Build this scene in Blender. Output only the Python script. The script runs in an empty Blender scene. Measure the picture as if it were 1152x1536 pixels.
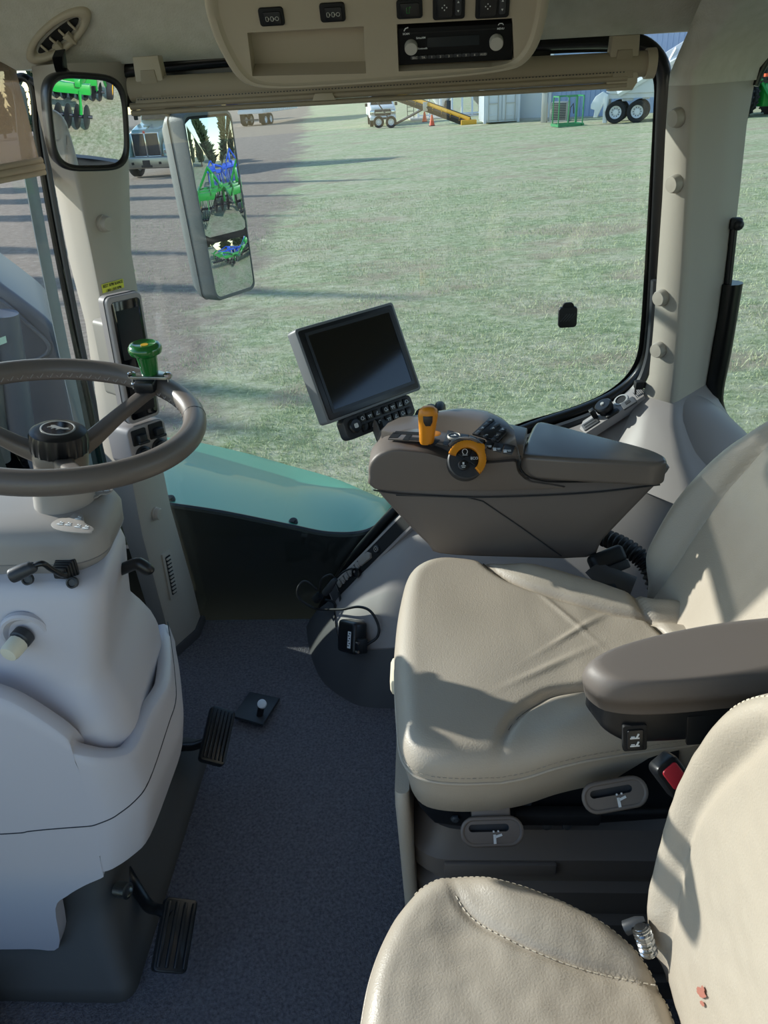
import bpy, bmesh, random
from math import *
from mathutils import Vector as V, Matrix, geometry, noise

random.seed(7)
SC = bpy.context.scene
COL = SC.collection

# ------------------------------------------------------------------ camera model
F = 1130.0
EYE = V((0, 0, 1.34))
TH, PS, RO = radians(30), radians(4), radians(3.2)
FW = V((-sin(PS)*cos(TH), cos(PS)*cos(TH), -sin(TH)))
_r = V((cos(PS), sin(PS), 0))
_u = _r.cross(FW)
RT = _r*cos(RO) - _u*sin(RO)
UP = _u*cos(RO) + _r*sin(RO)


def ray(x, y):
    return FW + RT*((x-576)/F) + UP*((768-y)/F)


def at(x, y, X=None, Y=None, Z=None):
    """world point on the plane X=, Y= or Z= that the photograph shows at pixel (x, y)"""
    d = ray(x, y)
    if X is not None: t = X/d.x
    elif Y is not None: t = Y/d.y
    else: t = (Z-EYE.z)/d.z
    return EYE + d*t


def onp(x, y, P, n):
    d = ray(x, y)
    return EYE + d*((P-EYE).dot(n)/d.dot(n))


cam_d = bpy.data.cameras.new('camera')
cam_d.sensor_fit = 'VERTICAL'; cam_d.sensor_height = 36; cam_d.sensor_width = 27
cam_d.lens = F/1536*36
cam_d.clip_start = 0.02; cam_d.clip_end = 500
cam = bpy.data.objects.new('camera', cam_d); COL.objects.link(cam)
Mc = Matrix((RT, UP, -FW)).transposed().to_4x4(); Mc.translation = EYE
cam.matrix_world = Mc
SC.camera = cam
SC.view_settings.view_transform = 'Standard'
SC.view_settings.look = 'None'
SC.view_settings.gamma = 1


# ------------------------------------------------------------------ materials
def lin(h):
    h = h.lstrip('#')
    o = []
    for i in (0, 2, 4):
        c = int(h[i:i+2], 16)/255
        o.append(c/12.92 if c <= .04045 else ((c+.055)/1.055)**2.4)
    return tuple(o)+(1,)


def mat(name, col, rough=.5, metal=0, bump=None, var=None, spec=.5, coat=0, sheen=0):
    """bump=(scale, strength, distance) ; var=(scale, other colour, amount)"""
    m = bpy.data.materials.new(name); m.use_nodes = True
    nt = m.node_tree; b = nt.nodes['Principled BSDF']
    col = lin(col) if isinstance(col, str) else tuple(col)+(1,)
    b.inputs['Base Color'].default_value = col
    b.inputs['Roughness'].default_value = rough
    b.inputs['Metallic'].default_value = metal
    b.inputs['Specular IOR Level'].default_value = spec
    b.inputs['Coat Weight'].default_value = coat
    b.inputs['Sheen Weight'].default_value = sheen
    if bump or var:
        tc = nt.nodes.new('ShaderNodeTexCoord')
    if bump:
        n = nt.nodes.new('ShaderNodeTexNoise'); n.inputs['Scale'].default_value = bump[0]
        n.inputs['Detail'].default_value = 3
        nt.links.new(tc.outputs['Object'], n.inputs['Vector'])
        bp = nt.nodes.new('ShaderNodeBump'); bp.inputs['Strength'].default_value = bump[1]
        bp.inputs['Distance'].default_value = bump[2] if len(bump) > 2 else .002
        nt.links.new(n.outputs['Fac'], bp.inputs['Height'])
        nt.links.new(bp.outputs['Normal'], b.inputs['Normal'])
    if var:
        n = nt.nodes.new('ShaderNodeTexNoise'); n.inputs['Scale'].default_value = var[0]
        n.inputs['Detail'].default_value = 5
        nt.links.new(tc.outputs['Object'], n.inputs['Vector'])
        r = nt.nodes.new('ShaderNodeValToRGB')
        r.color_ramp.elements[0].position = .5-.5*var[2]; r.color_ramp.elements[1].position = .5+.5*var[2]
        r.color_ramp.elements[0].color = col
        r.color_ramp.elements[1].color = lin(var[1])
        nt.links.new(n.outputs['Fac'], r.inputs['Fac'])
        nt.links.new(r.outputs['Color'], b.inputs['Base Color'])
    return m


def glassmat(name, tint, refl=.06, rough=0.0):
    m = bpy.data.materials.new(name); m.use_nodes = True
    nt = m.node_tree; nt.nodes.clear()
    o = nt.nodes.new('ShaderNodeOutputMaterial'); mx = nt.nodes.new('ShaderNodeMixShader')
    t = nt.nodes.new('ShaderNodeBsdfTransparent'); g = nt.nodes.new('ShaderNodeBsdfGlossy')
    lw = nt.nodes.new('ShaderNodeLayerWeight'); pw = nt.nodes.new('ShaderNodeMath'); pw.operation = 'POWER'; pw.inputs[1].default_value = 5
    fr = nt.nodes.new('ShaderNodeMath'); fr.operation = 'MULTIPLY_ADD'; fr.inputs[1].default_value = .6; fr.inputs[2].default_value = .035
    nt.links.new(lw.outputs['Facing'], pw.inputs[0]); nt.links.new(pw.outputs[0], fr.inputs[0])
    t.inputs['Color'].default_value = tuple(tint)+(1,); g.inputs['Roughness'].default_value = rough
    g.inputs['Color'].default_value = (refl*10, refl*10, refl*10, 1)
    nt.links.new(fr.outputs[0], mx.inputs[0]); nt.links.new(t.outputs[0], mx.inputs[1])
    nt.links.new(g.outputs[0], mx.inputs[2]); nt.links.new(mx.outputs[0], o.inputs['Surface'])
    return m


M = {}
M['leather'] = mat('beige_leather', '#b7ad9e', .42, bump=(420, .35, .0012), var=(3, '#aea393', .7))
M['leather2'] = mat('pale_beige_leather', '#b3a99a', .40, bump=(420, .4, .0012), var=(3, '#aa9f8f', .7))
M['thread'] = mat('cream_thread', '#d8ceba', .7)
M['taupe'] = mat('taupe_plastic', '#6e6660', .5, bump=(900, .15, .0006))
M['taupe_top'] = mat('smooth_taupe_plastic', '#6c655f', .26, bump=(900, .08, .0005))
M['greytan'] = mat('grey_tan_plastic', '#9d9693', .48, bump=(800, .15, .0006))
M['column'] = mat('light_grey_plastic', '#c6c2c6', .45, bump=(800, .12, .0006))
M['pillar'] = mat('pillar_plastic', '#a59e93', .5, bump=(700, .15, .0006))
M['cap'] = mat('warm_grey_plastic', '#98928c', .48, bump=(800, .12, .0006))
M['headliner'] = mat('headliner_fabric', '#d0cdc4', .95, bump=(260, .5, .002), var=(40, '#bcb9ac', .8), spec=.1)
M['tan'] = mat('tan_plastic', '#b0a591', .5, bump=(700, .12, .0006))
M['blind'] = mat('blind_tan', '#9d927e', .7)
M['black'] = mat('black_plastic', '#16181b', .35, bump=(900, .08, .0004))
M['matte_black'] = mat('matte_black', '#0b0d10', .7)
M['rubber'] = mat('black_rubber', '#14171a', .5)
M['dark_grey'] = mat('dark_grey_plastic', '#33363a', .45, bump=(800, .12, .0005))
M['pedal'] = mat('worn_black_pedal', '#1d2023', .28)
M['radio'] = mat('radio_black', '#101214', .6, spec=.25)
M['mid_grey'] = mat('mid_grey_rubber', '#4a4a4c', .55, bump=(500, .15, .0008))
M['boot'] = mat('grey_rubber_boot', '#55534f', .55, bump=(300, .12, .0008))
M['carpet'] = mat('charcoal_carpet', '#87858a', .95, bump=(320, 1.0, .006), var=(180, '#5a585e', .5), spec=.1)
M['screen'] = mat('black_screen_glass', '#05070a', .08, spec=.6)
M['lcd'] = mat('dull_display', '#1a2224', .15)
M['white'] = mat('white_print', '#dfe3e4', .6)
M['silver'] = mat('silver_plastic', '#b9b7b0', .35, metal=.2)
M['chrome'] = mat('chrome', '#c8ccd0', .15, metal=1)
M['zinc'] = mat('zinc_plated_steel', '#a9aba6', .3, metal=1, var=(60, '#8a8c88', .6))
M['orange'] = mat('orange_plastic', '#d98a1c', .38, bump=(900, .05, .0004))
M['green_knob'] = mat('glossy_green_plastic', '#1f6a2c', .18, coat=.5)
M['rim'] = mat('grey_taupe_leather', '#6b625b', .38, bump=(700, .25, .0008))
M['yellow'] = mat('yellow_sticker', '#d3d13a', .5)
M['ink'] = mat('black_ink', '#23230f', .6)
M['cream'] = mat('cream_knob', '#e3dcc4', .4)
M['red'] = mat('red_button', '#c8313c', .4)
M['mirror'] = mat('mirror_glass', (.93, .95, .96), .0, metal=1)
M['tinted_mirror'] = mat('tinted_mirror_glass', (.56, .60, .64), .0, metal=1)
M['monitor_sunlit'] = mat('sunlit_monitor_shell', '#75797b', .45, bump=(800, .1, .0005))  # grey lightened to stand in for sun on the shell's side
M['housing'] = mat('textured_grey_plastic', '#5c6364', .5, bump=(500, .6, .0015), var=(300, '#6b7273', .6))
M['green_paint'] = mat('green_paint', '#2f8a56', .3, coat=.4)
M['teal_paint'] = mat('fender_green_paint', '#2f8f77', .42, coat=.12)
M['implement_green'] = mat('implement_green_paint', '#1c8a35', .3, coat=.3)
M['implement_blue'] = mat('implement_blue_paint', '#1f55c4', .35, coat=.3)
M['tyre'] = mat('tyre_rubber', '#1d1f21', .8, bump=(60, .3, .01))
M['wheel_white'] = mat('white_wheel_paint', '#dcdfe2', .4)
M['wheel_yellow'] = mat('yellow_wheel_paint', '#d9a81c', .4)
M['white_paint'] = mat('white_paint', '#e4e8ea', .4)
M['trailer_white'] = mat('trailer_white_paint', '#d5dadf', .4)
M['truck_paint'] = mat('grey_teal_truck_paint', '#7d9a9a', .25, coat=.6, metal=.2)
M['truck_glass'] = mat('dark_truck_glass', '#141c24', .06)
M['truck_grille'] = mat('truck_grille', '#2a2c34', .4)
M['soot'] = mat('weathered_steel', '#3a3f44', .6)
M['silver_blade'] = mat('blade_steel', '#3b3f43', .35, metal=.7)
M['concrete'] = mat('concrete', '#b9b6ad', .9)
M['cone'] = mat('traffic_cone_orange', '#e2562a', .5)
M['conveyor_yellow'] = mat('conveyor_yellow_paint', '#c99a2a', .5)
M['bark'] = mat('bark', '#4c4034', .9)
M['needles'] = mat('conifer_needles', '#4e6244', .9, var=(3, '#3b4d36', .8))
M['glass'] = glassmat('tinted_window_glass', (.93, .975, .955), .1)
M['frit'] = mat('black_glass_frit', '#08090a', .3)
M['strip'] = mat('pale_glass_edge', '#7f898f', .35)
M['tan_mesh'] = mat('sun_blind_mesh', '#8f7d68', .9)
_n = M['tan_mesh'].node_tree; _t = _n.nodes.new('ShaderNodeBsdfTransparent'); _x = _n.nodes.new('ShaderNodeMixShader'); _x.inputs[0].default_value = .6
_tl = _n.nodes.new('ShaderNodeBsdfTranslucent'); _tl.inputs['Color'].default_value = lin('#8f7d68'); _y = _n.nodes.new('ShaderNodeMixShader'); _y.inputs[0].default_value = .3
_n.links.new(_n.nodes['Principled BSDF'].outputs[0], _y.inputs[1]); _n.links.new(_tl.outputs[0], _y.inputs[2])
_n.links.new(_t.outputs[0], _x.inputs[1]); _n.links.new(_y.outputs[0], _x.inputs[2]); _n.links.new(_x.outputs[0], _n.nodes['Material Output'].inputs['Surface'])
M['grey_shroud'] = mat('grey_hood_plastic', '#5e6470', .45, bump=(300, .1, .001))
M['pipe'] = mat('grey_exhaust_pipe', '#6d6d6c', .5)
M['stain'] = mat('red_brown_stain', '#a4695a', .5)
M['teal_label'] = mat('pale_green_label', '#b7d8c4', .5)


# ------------------------------------------------------------------ text cache
def _text(s):
    cu = bpy.data.curves.new('t', 'FONT'); cu.body = s; cu.align_x = 'CENTER'; cu.align_y = 'CENTER'
    cu.size = 1; cu.resolution_u = 2; cu.offset = .022
    o = bpy.data.objects.new('t', cu); COL.objects.link(o)
    dg = bpy.context.evaluated_depsgraph_get(); me = o.evaluated_get(dg).to_mesh()
    r = ([v.co.copy() for v in me.vertices], [tuple(p.vertices) for p in me.polygons])
    bpy.data.objects.remove(o); bpy.data.curves.remove(cu)
    return r


TXT = {s: _text(s) for s in ['BEST RPM RANGE', '1,800-1,850 RPM', 'ECO', 'MENU', 'SCAN', 'SiriusXM', 'Bluetooth', 'SRC', 'TA',
                             '1', '2', '3', '4', '5', '6', 'AUD']}


# ------------------------------------------------------------------ mesh accumulator
def rrect(w, h, r, n=5):
    r = min(r, w/2-1e-5, h/2-1e-5)
    o = []
    for cx, cy, a0 in ((w/2-r, h/2-r, 0), (-w/2+r, h/2-r, 90), (-w/2+r, -h/2+r, 180), (w/2-r, -h/2+r, 270)):
        for k in range(n+1):
            a = radians(a0+90*k/n); o.append((cx+r*cos(a), cy+r*sin(a)))
    return o


def smooth_path(pts, n=6, closed=False):
    """Catmull-Rom through the points"""
    P = [V(p) for p in pts]; o = []; N = len(P)
    rng = range(N) if closed else range(N-1)
    for i in rng:
        if closed: a, b, c, d = P[i-1], P[i], P[(i+1) % N], P[(i+2) % N]
        else: a, b, c, d = P[max(i-1, 0)], P[i], P[i+1], P[min(i+2, N-1)]
        for k in range(n):
            t = k/n
            o.append(.5*((2*b)+(c-a)*t+(2*a-5*b+4*c-d)*t*t+(3*b-a-3*c+d)*t**3))
    if not closed: o.append(P[-1])
    return o


def frame(n, xdir):
    n = V(n).normalized(); x = V(xdir); x = (x-n*x.dot(n)).normalized(); y = n.cross(x)
    return Matrix((x, y, n)).transposed()


def Mx(origin, n, xdir):
    m = frame(n, xdir).to_4x4(); m.translation = V(origin); return m


def yaw_frame(origin, a, b, c=0):
    """panel whose normal is turned a from -Y towards +X, pitched b up, rolled c (degrees); local x right, y up, z out"""
    a, b, c = radians(a), radians(b), radians(c)
    n = V((sin(a)*cos(b), -cos(a)*cos(b), sin(b))); x = V((cos(a), sin(a), 0)); y = n.cross(x)
    X = x*cos(c)+y*sin(c)
    return Mx(origin, n, X)


class G:
    def __init__(s, xf=None): s.v, s.f, s.m, s.xf = [], [], [], xf

    def add(s, vs, fs, mi=0, xf=None):
        b = len(s.v)
        X = xf if xf is not None else s.xf
        for p in vs:
            p = V(p); s.v.append(X @ p if X is not None else p)
        for f in fs: s.f.append(tuple(i+b for i in f)); s.m.append(mi)
        return s

    def bm(s, bm, mi=0, xf=None):
        bm.verts.index_update()
        s.add([v.co.copy() for v in bm.verts], [tuple(v.index for v in f.verts) for f in bm.faces], mi, xf); bm.free(); return s

    def box(s, c, size, bev=0, seg=2, mi=0, xf=None, rot=None):
        bm = bmesh.new(); bmesh.ops.create_cube(bm, size=1)
        for v in bm.verts: v.co = V((v.co.x*size[0], v.co.y*size[1], v.co.z*size[2]))
        if bev: bmesh.ops.bevel(bm, geom=bm.edges[:], offset=min(bev, .49*min(size)), segments=seg, profile=.5, affect='EDGES')
        for v in bm.verts:
            if rot is not None: v.co = rot @ v.co
            v.co += V(c)
        return s.bm(bm, mi, xf)

    def cyl(s, p0, p1, r0, r1=None, n=20, mi=0, xf=None):
        p0, p1 = V(p0), V(p1); r1 = r0 if r1 is None else r1
        return s.tube([p0, p1], [r0, r1], n, mi=mi, xf=xf)

    def tube(s, pts, r, n=10, closed=False, mi=0, cap=True, xf=None, flat=1.0, upv=None):
        P = [V(p) for p in pts]; N = len(P)
        R = r if isinstance(r, (list, tuple)) else [r]*N
        vs, fs = [], []
        up = V(upv) if upv else None
        for i in range(N):
            if closed: t = P[(i+1) % N]-P[i-1]
            else: t = P[min(i+1, N-1)]-P[max(i-1, 0)]
            t.normalize()
            if up is None:
                up = V((0, 0, 1)) if abs(t.z) < .9 else V((1, 0, 0))
            a = (up-t*up.dot(t)).normalized(); b = t.cross(a)
            if not upv: up = a
            for k in range(n):
                q = 2*pi*k/n; vs.append(P[i]+a*(R[i]*cos(q)*flat)+b*(R[i]*sin(q)))
        M_ = N if closed else N-1
        for i in range(M_):
            for k in range(n):
                j = (i+1) % N; fs.append((i*n+k, i*n+(k+1) % n, j*n+(k+1) % n, j*n+k))
        if cap and not closed:
            fs.append(tuple(range(n-1, -1, -1))); fs.append(tuple((N-1)*n+k for k in range(n)))
        return s.add(vs, fs, mi, xf)

    def lathe(s, prof, n=32, mi=0, xf=None, cap=True):
        """profile [(r, h)] round local z"""
        vs, fs = [], []
        for r, h in prof:
            for k in range(n):
                q = 2*pi*k/n; vs.append((r*cos(q), r*sin(q), h))
        for i in range(len(prof)-1):
            for k in range(n): fs.append((i*n+k, i*n+(k+1) % n, (i+1)*n+(k+1) % n, (i+1)*n+k))
        if cap:
            fs.append(tuple(range(n-1, -1, -1))); L = len(prof)-1; fs.append(tuple(L*n+k for k in range(n)))
        return s.add(vs, fs, mi, xf)

    def loft(s, rings, mi=0, cap0=True, cap1=True, closed=True, xf=None):
        n = len(rings[0]); vs = [p for r in rings for p in r]; fs = []
        for i in range(len(rings)-1):
            for k in range(n if closed else n-1):
                fs.append((i*n+k, i*n+(k+1) % n, (i+1)*n+(k+1) % n, (i+1)*n+k))
        if cap0: fs.append(tuple(range(n-1, -1, -1)))
        if cap1: fs.append(tuple((len(rings)-1)*n+k for k in range(n)))
        return s.add(vs, fs, mi, xf)

    def prism(s, poly, z0, z1, bev=0, seg=2, mi=0, xf=None):
        """2-D outline in local xy extruded from z0 to z1; the z1 side is rounded by bev"""
        bm = bmesh.new()
        a = [bm.verts.new((p[0], p[1], z0)) for p in poly]; b = [bm.verts.new((p[0], p[1], z1)) for p in poly]
        n = len(poly); bm.faces.new(a[::-1]); top = bm.faces.new(b)
        for i in range(n): bm.faces.new((a[i], a[(i+1) % n], b[(i+1) % n], b[i]))
        bmesh.ops.recalc_face_normals(bm, faces=bm.faces[:])
        if bev: bmesh.ops.bevel(bm, geom=list(top.edges), offset=bev, segments=seg, profile=.5, affect='EDGES', clamp_overlap=True)
        return s.bm(bm, mi, xf)

    def slab(s, pts, vec, bev=0, seg=2, mi=0):
        """3-D outline (roughly planar) pushed along vec, all edges rounded by bev"""
        bm = bmesh.new(); vec = V(vec)
        a = [bm.verts.new(V(p)) for p in pts]; b = [bm.verts.new(V(p)+vec) for p in pts]
        n = len(pts); fa = bm.faces.new(a); fb = bm.faces.new(b[::-1])
        for i in range(n): bm.faces.new((a[(i+1) % n], a[i], b[i], b[(i+1) % n]))
        bmesh.ops.recalc_face_normals(bm, faces=bm.faces[:])
        if bev: bmesh.ops.bevel(bm, geom=list(set(fa.edges[:]+fb.edges[:])), offset=bev, segments=seg, profile=.5, affect='EDGES', clamp_overlap=True)
        return s.bm(bm, mi)

    def grid(s, fn, nu, nv, mi=0, closed_u=False):
        vs = [fn(i/nu, j/nv) for i in range(nu+1) for j in range(nv+1)]
        fs = [(i*(nv+1)+j, (i+1)*(nv+1)+j, (i+1)*(nv+1)+j+1, i*(nv+1)+j+1) for i in range(nu) for j in range(nv)]
        return s.add(vs, fs, mi)

    def sphere(s, c, r, n=16, mi=0, xf=None):
        bm = bmesh.new(); bmesh.ops.create_uvsphere(bm, u_segments=n, v_segments=max(6, n//2), radius=1)
        r = (r, r, r) if not isinstance(r, (tuple, list)) else r
        for v in bm.verts: v.co = V((v.co.x*r[0], v.co.y*r[1], v.co.z*r[2]))+V(c)
        return s.bm(bm, mi, xf)

    def plate(s, outer, holes, z0, z1, hole_z=None, mi=0, himi=None, xf=None):
        """plate between z0 and z1 (face at z1) with pockets: holes sunk to hole_z[i]"""
        loops = [[V((p[0], p[1], 0)) for p in outer]]+[[V((p[0], p[1], 0)) for p in h] for h in holes]
        tris = geometry.tessellate_polygon(loops); flat = [p for l in loops for p in l]
        vs = [(p.x, p.y, z1) for p in flat]; s.add(vs, [tuple(t) for t in tris], mi, xf)
        n = len(outer)
        s.add([(p[0], p[1], z1) for p in outer]+[(p[0], p[1], z0) for p in outer],
              [(i, (i+1) % n, n+(i+1) % n, n+i) for i in range(n)]+[tuple(range(2*n-1, n-1, -1))], mi, xf)
        for hi, h in enumerate(holes):
            k = len(h); hz = hole_z[hi]
            s.add([(p[0], p[1], z1) for p in h]+[(p[0], p[1], hz) for p in h],
                  [(i, (i+1) % k, k+(i+1) % k, k+i) for i in range(k)]+[tuple(range(k, 2*k))], mi if himi is None else himi, xf)
        return s

    def text(s, t, size, xf, z=0.0, off=(0, 0), mi=0):
        vs, fs = TXT[t]
        return s.add([(p.x*size+off[0], p.y*size+off[1], z) for p in vs], fs, mi, xf)


WO = {}


def obj(name, g, mats, parent=None, smooth=40, sub=0, kind=None, solid=None, label=None):
    me = bpy.data.meshes.new(name)
    lo = V((min(p.x for p in g.v), min(p.y for p in g.v), min(p.z for p in g.v)))
    hi = V((max(p.x for p in g.v), max(p.y for p in g.v), max(p.z for p in g.v)))
    c = (lo+hi)/2
    if parent is None: c.z = lo.z
    me.from_pydata([p-c for p in g.v], [], g.f)
    mats = mats if isinstance(mats, (list, tuple)) else [mats]
    for m in mats: me.materials.append(m)
    if len(mats) > 1:
        for i, p in enumerate(me.polygons): p.material_index = g.m[i]
    bm = bmesh.new(); bm.from_mesh(me); bmesh.ops.remove_doubles(bm, verts=bm.verts[:], dist=1e-6)
    bmesh.ops.recalc_face_normals(bm, faces=bm.faces[:]); bm.to_mesh(me); bm.free()
    if smooth:
        me.polygons.foreach_set('use_smooth', [True]*len(me.polygons))
        if smooth < 180: me.set_sharp_from_angle(angle=radians(smooth))
    o = bpy.data.objects.new(name, me); COL.objects.link(o)
    if parent is not None:
        o.parent = parent; o.location = c-WO[parent.name]
    else: o.location = c
    WO[o.name] = c
    if solid:
        md = o.modifiers.new('solid', 'SOLIDIFY'); md.thickness = solid; md.offset = 0
    if sub:
        md = o.modifiers.new('sub', 'SUBSURF'); md.levels = sub; md.render_levels = sub
    if kind: o['kind'] = kind
    if label: o['label'] = label
    return o


def thing(name, label, cat, loc, group=None):
    o = bpy.data.objects.new(name, None); COL.objects.link(o); o.location = V(loc); WO[o.name] = V(loc)
    o.empty_display_size = .05
    o['label'] = label; o['category'] = cat
    if group: o['group'] = group
    return o


def tag(o, label, cat, group=None, kind=None):
    o['label'] = label; o['category'] = cat
    if group: o['group'] = group
    if kind: o['kind'] = kind
    return o


def dup(root, delta, label=None):
    def cp(o, par):
        c = o.copy(); COL.objects.link(c)
        if par: c.parent = par; c.matrix_parent_inverse = o.matrix_parent_inverse
        WO[c.name] = WO[o.name]+V(delta)
        for ch in o.children: cp(ch, c)
        return c
    r = cp(root, None); r.location = root.location+V(delta)
    if label: r['label'] = label
    return r


def lerp(a, b, t): return a+(b-a)*t


def interp(xs, ys, x):
    if x <= xs[0]: return ys[0]
    for i in range(len(xs)-1):
        if x <= xs[i+1]:
            t = (x-xs[i])/(xs[i+1]-xs[i]); return lerp(ys[i], ys[i+1], t)
    return ys[-1]


def sstep(a, b, x):
    t = min(1, max(0, (x-a)/(b-a))); return t*t*(3-2*t)
# ================================================================== LIGHT
world = bpy.data.worlds.new('sky'); SC.world = world; world.use_nodes = True
nt = world.node_tree; bg = nt.nodes['Background']
sky = nt.nodes.new('ShaderNodeTexSky'); sky.sky_type = 'NISHITA'; sky.sun_disc = False
SUN_EL, SUN_AZ = radians(20.5), radians(22.5)      # azimuth: from straight ahead of the tractor (-X) towards +Y
to_sun = V((-cos(SUN_EL)*cos(SUN_AZ), cos(SUN_EL)*sin(SUN_AZ), sin(SUN_EL)))
sky.sun_elevation = SUN_EL
sky.sun_rotation = atan2(to_sun.x, to_sun.y)
sky.air_density = 1.0; sky.dust_density = .1; sky.ozone_density = 1.6
nt.links.new(sky.outputs[0], bg.inputs[0]); bg.inputs[1].default_value = .28
sl = bpy.data.lights.new('sun', 'SUN'); sl.energy = 6.0; sl.angle = radians(.6); sl.color = (1, .955, .90)
so = bpy.data.objects.new('sun', sl); COL.objects.link(so)
so.rotation_euler = to_sun.to_track_quat('Z', 'Y').to_euler(); so.location = (-20, 9, 12)
SC.view_settings.exposure = 0.0

# ================================================================== SETTING: floor, ceiling, walls
g = G(); g.box((-.1, .9, -.02), (2.3, 1.62, .04)); obj('floor', g, M['carpet'], kind='structure')

# front windshield line in plan, from the right A-pillar forward and to the left
W0, W1, W2, W3 = V((-.80, 1.78, 0)), V((-1.0, 1.30, 0)), V((-1.10, .85, 0)), V((-1.0, .10, 0))


def wline(t):
    q = WLQ; f = t*(len(q)-1); i = min(int(f), len(q)-2); return q[i].lerp(q[i+1], f-i)


WLQ = smooth_path([W0, W1, W2, W3], 8)


def wx(y):
    return interp([p.y for p in WLQ[::-1]], [p.x for p in WLQ[::-1]], y)


def ceil_z(x, y):
    d = min(1.64-y, (x-wx(y)-.03)*.9, 1.25-x, y-.2)
    e = 1.385+.19*sstep(0, .40, 1.60-y)*(1-sstep(-.5, .3, x))+.05*sstep(0, .4, 1.58-y)
    return e+(1.63-e)*(1-(1-min(1, max(0, d)/.34))**2)


def ceil_fn(u, v):
    y = lerp(.16, 1.66, v); x = lerp(wx(y)+.02, 1.3, u)
    return V((x, y, ceil_z(x, y)))


g = G(); g.grid(ceil_fn, 60, 44)
g.slab([V((p.x, p.y, 1.655)) for p in WLQ]+[V((1.34, .0, 1.655)), V((1.34, 1.78, 1.655))], (0, 0, .05), .01)
# header strips that close the headliner over each window
g.box((-.05, 1.685, 1.52), (1.25, .05, .27)); g.box((.95, 1.685, 1.52), (.8, .05, .27)); g.grid(lambda u, v: wline(u)+V((.02, 0, lerp(1.385+.24*sstep(0, .40, 1.60-wline(u).y), 1.66, v))), 24, 2); g.box((1.31, .9, 1.53), (.05, 1.5, .26))
obj('ceiling', g, M['headliner'], kind='structure', smooth=60)

# unseen rear bulkhead, and firewall heightened to keep sun off the floor
g = G(); g.box((-1.19, .97, .33), (.06, 1.68, .80)); obj('wall_front', g, M['dark_grey'], kind='structure')
g = G(); g.box((1.25, .9, .25), (.06, 1.6, .60)); g.box((1.25, .2, .9), (.06, .3, 1.2)); g.box((1.25, 1.60, .9), (.06, .22, 1.2)); obj('wall_rear', g, M['dark_grey'], kind='structure')  # corner posts added to cut sky light from behind

g = G(); g.box((.69, .05, .80), (1.18, .05, 1.66), .01); g.box((-.62, .06, .10), (1.0, .05, .30), .01); obj('wall_left_blocker', g, M['dark_grey'], kind='structure')  # unseen opaque panel and sill added to block sky light from the left

# ------------------------------------------------------------------ A pillar (trim_1)
rows = [(46, 90, 176, 95), (56, 97, 177, 165), (78, 112, 180, 255), (106, 141, 186, 400), (132, 160, 203, 500),
        (160, 192, 228, 690), (187, 214, 252, 806), (225, 247, 288, 930), (245, 262, 305, 1000)]
YL, YM, YR = 1.63, 1.545, 1.635


def pillar_rings(rows, YL, YM, YR, back=.06):
    rings = []
    for l, m, r, y in rows:
        L, Mi, R_ = at(l, y, Y=YL), at(m, y, Y=YM), at(r, y, Y=YR)
        z = Mi.z; L.z = z; R_.z = z
        k1, k2 = Mi.lerp(L, .10), Mi.lerp(R_, .10)
        kk = Mi.lerp((k1+k2)/2, .5)
        rings.append([L+V((0, back, 0)), L, L.lerp(k1, .5), k1, kk, k2, k2.lerp(R_, .5), R_, R_+V((0, back, 0))])
    return rings


rg = pillar_rings(rows, YL, YM, YR)
for p in rg[-1]: p.z = -.002
g = G(); g.loft(rg)
apil = obj('trim_1', g, M['pillar'], kind='structure', smooth=70)


from mathutils.bvhtree import BVHTree


def hit_rings(px, py, rings):
    """where the line of sight through a pixel meets a surface made of rings, with the normal there"""
    n = len(rings[0]); vs = [p for r in rings for p in r]
    fs = [(i*n+k, i*n+k+1, (i+1)*n+k+1, (i+1)*n+k) for i in range(len(rings)-1) for k in range(n-1)]
    t = BVHTree.FromPolygons(vs, fs); d = ray(px, py).normalized()
    p, nn, _, _ = t.ray_cast(EYE, d)
    if p is None: p, nn, _, _ = t.find_nearest(EYE+d*1.9)
    if nn.dot(EYE-p) < 0: nn = -nn
    return p, nn


def on_pillar(px, py, rings):
    """point and outward normal on the right-hand facet of the pillar at a pixel"""
    return hit_rings(px, py, rings)


def plug(px, py, rings, r=.0165, par=None, mt='pillar'):
    P, n = on_pillar(px, py, rings)
    P = P+n*.003; g = G(Mx(P, n, (0, 0, 1)))
    g.lathe([(r*1.12, -.006), (r*1.12, .002), (r*1.05, .003), (r, .003), (r*.97, .010), (r*.85, .0125), (.0001, .0135)], 28)
    return obj('screw_cap', g, M[mt], par)


plug(155, 335, rg, .0150, apil); plug(232, 770, rg, .0150, apil)
# floor collar of the pillar
g = G(); base = rg[-1]; c0 = sum(base, V())/len(base)
g.loft([[V((c0.x+(p.x-c0.x)*s, c0.y+(p.y-c0.y)*s-.004, z)) for p in base] for s, z in ((1.16, 0), (1.16, .018), (1.10, .026), (1.0, .027))])
obj('floor_collar', g, M['mid_grey'], apil)
# defroster vent
P, n = on_pillar(254, 862, rg)
P = P+n*.004; vx = Mx(P, n, onp(262, 905, P, n)-onp(246, 822, P, n))
g = G(vx); g.prism(rrect(.135, .036, .003), -.010, .0015, .001); vent = obj('side_vent', g, M['pillar'], apil)
g = G(vx); g.prism(rrect(.112, .020, .003), .0005, .0022); obj('vent_slot', g, M['matte_black'], vent)
for k in range(10):
    g = G(vx); g.box((-.049+.0108*k, 0, .004), (.006, .017, .005), .002); obj('vent_slat', g, M['pillar'], vent)
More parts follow.
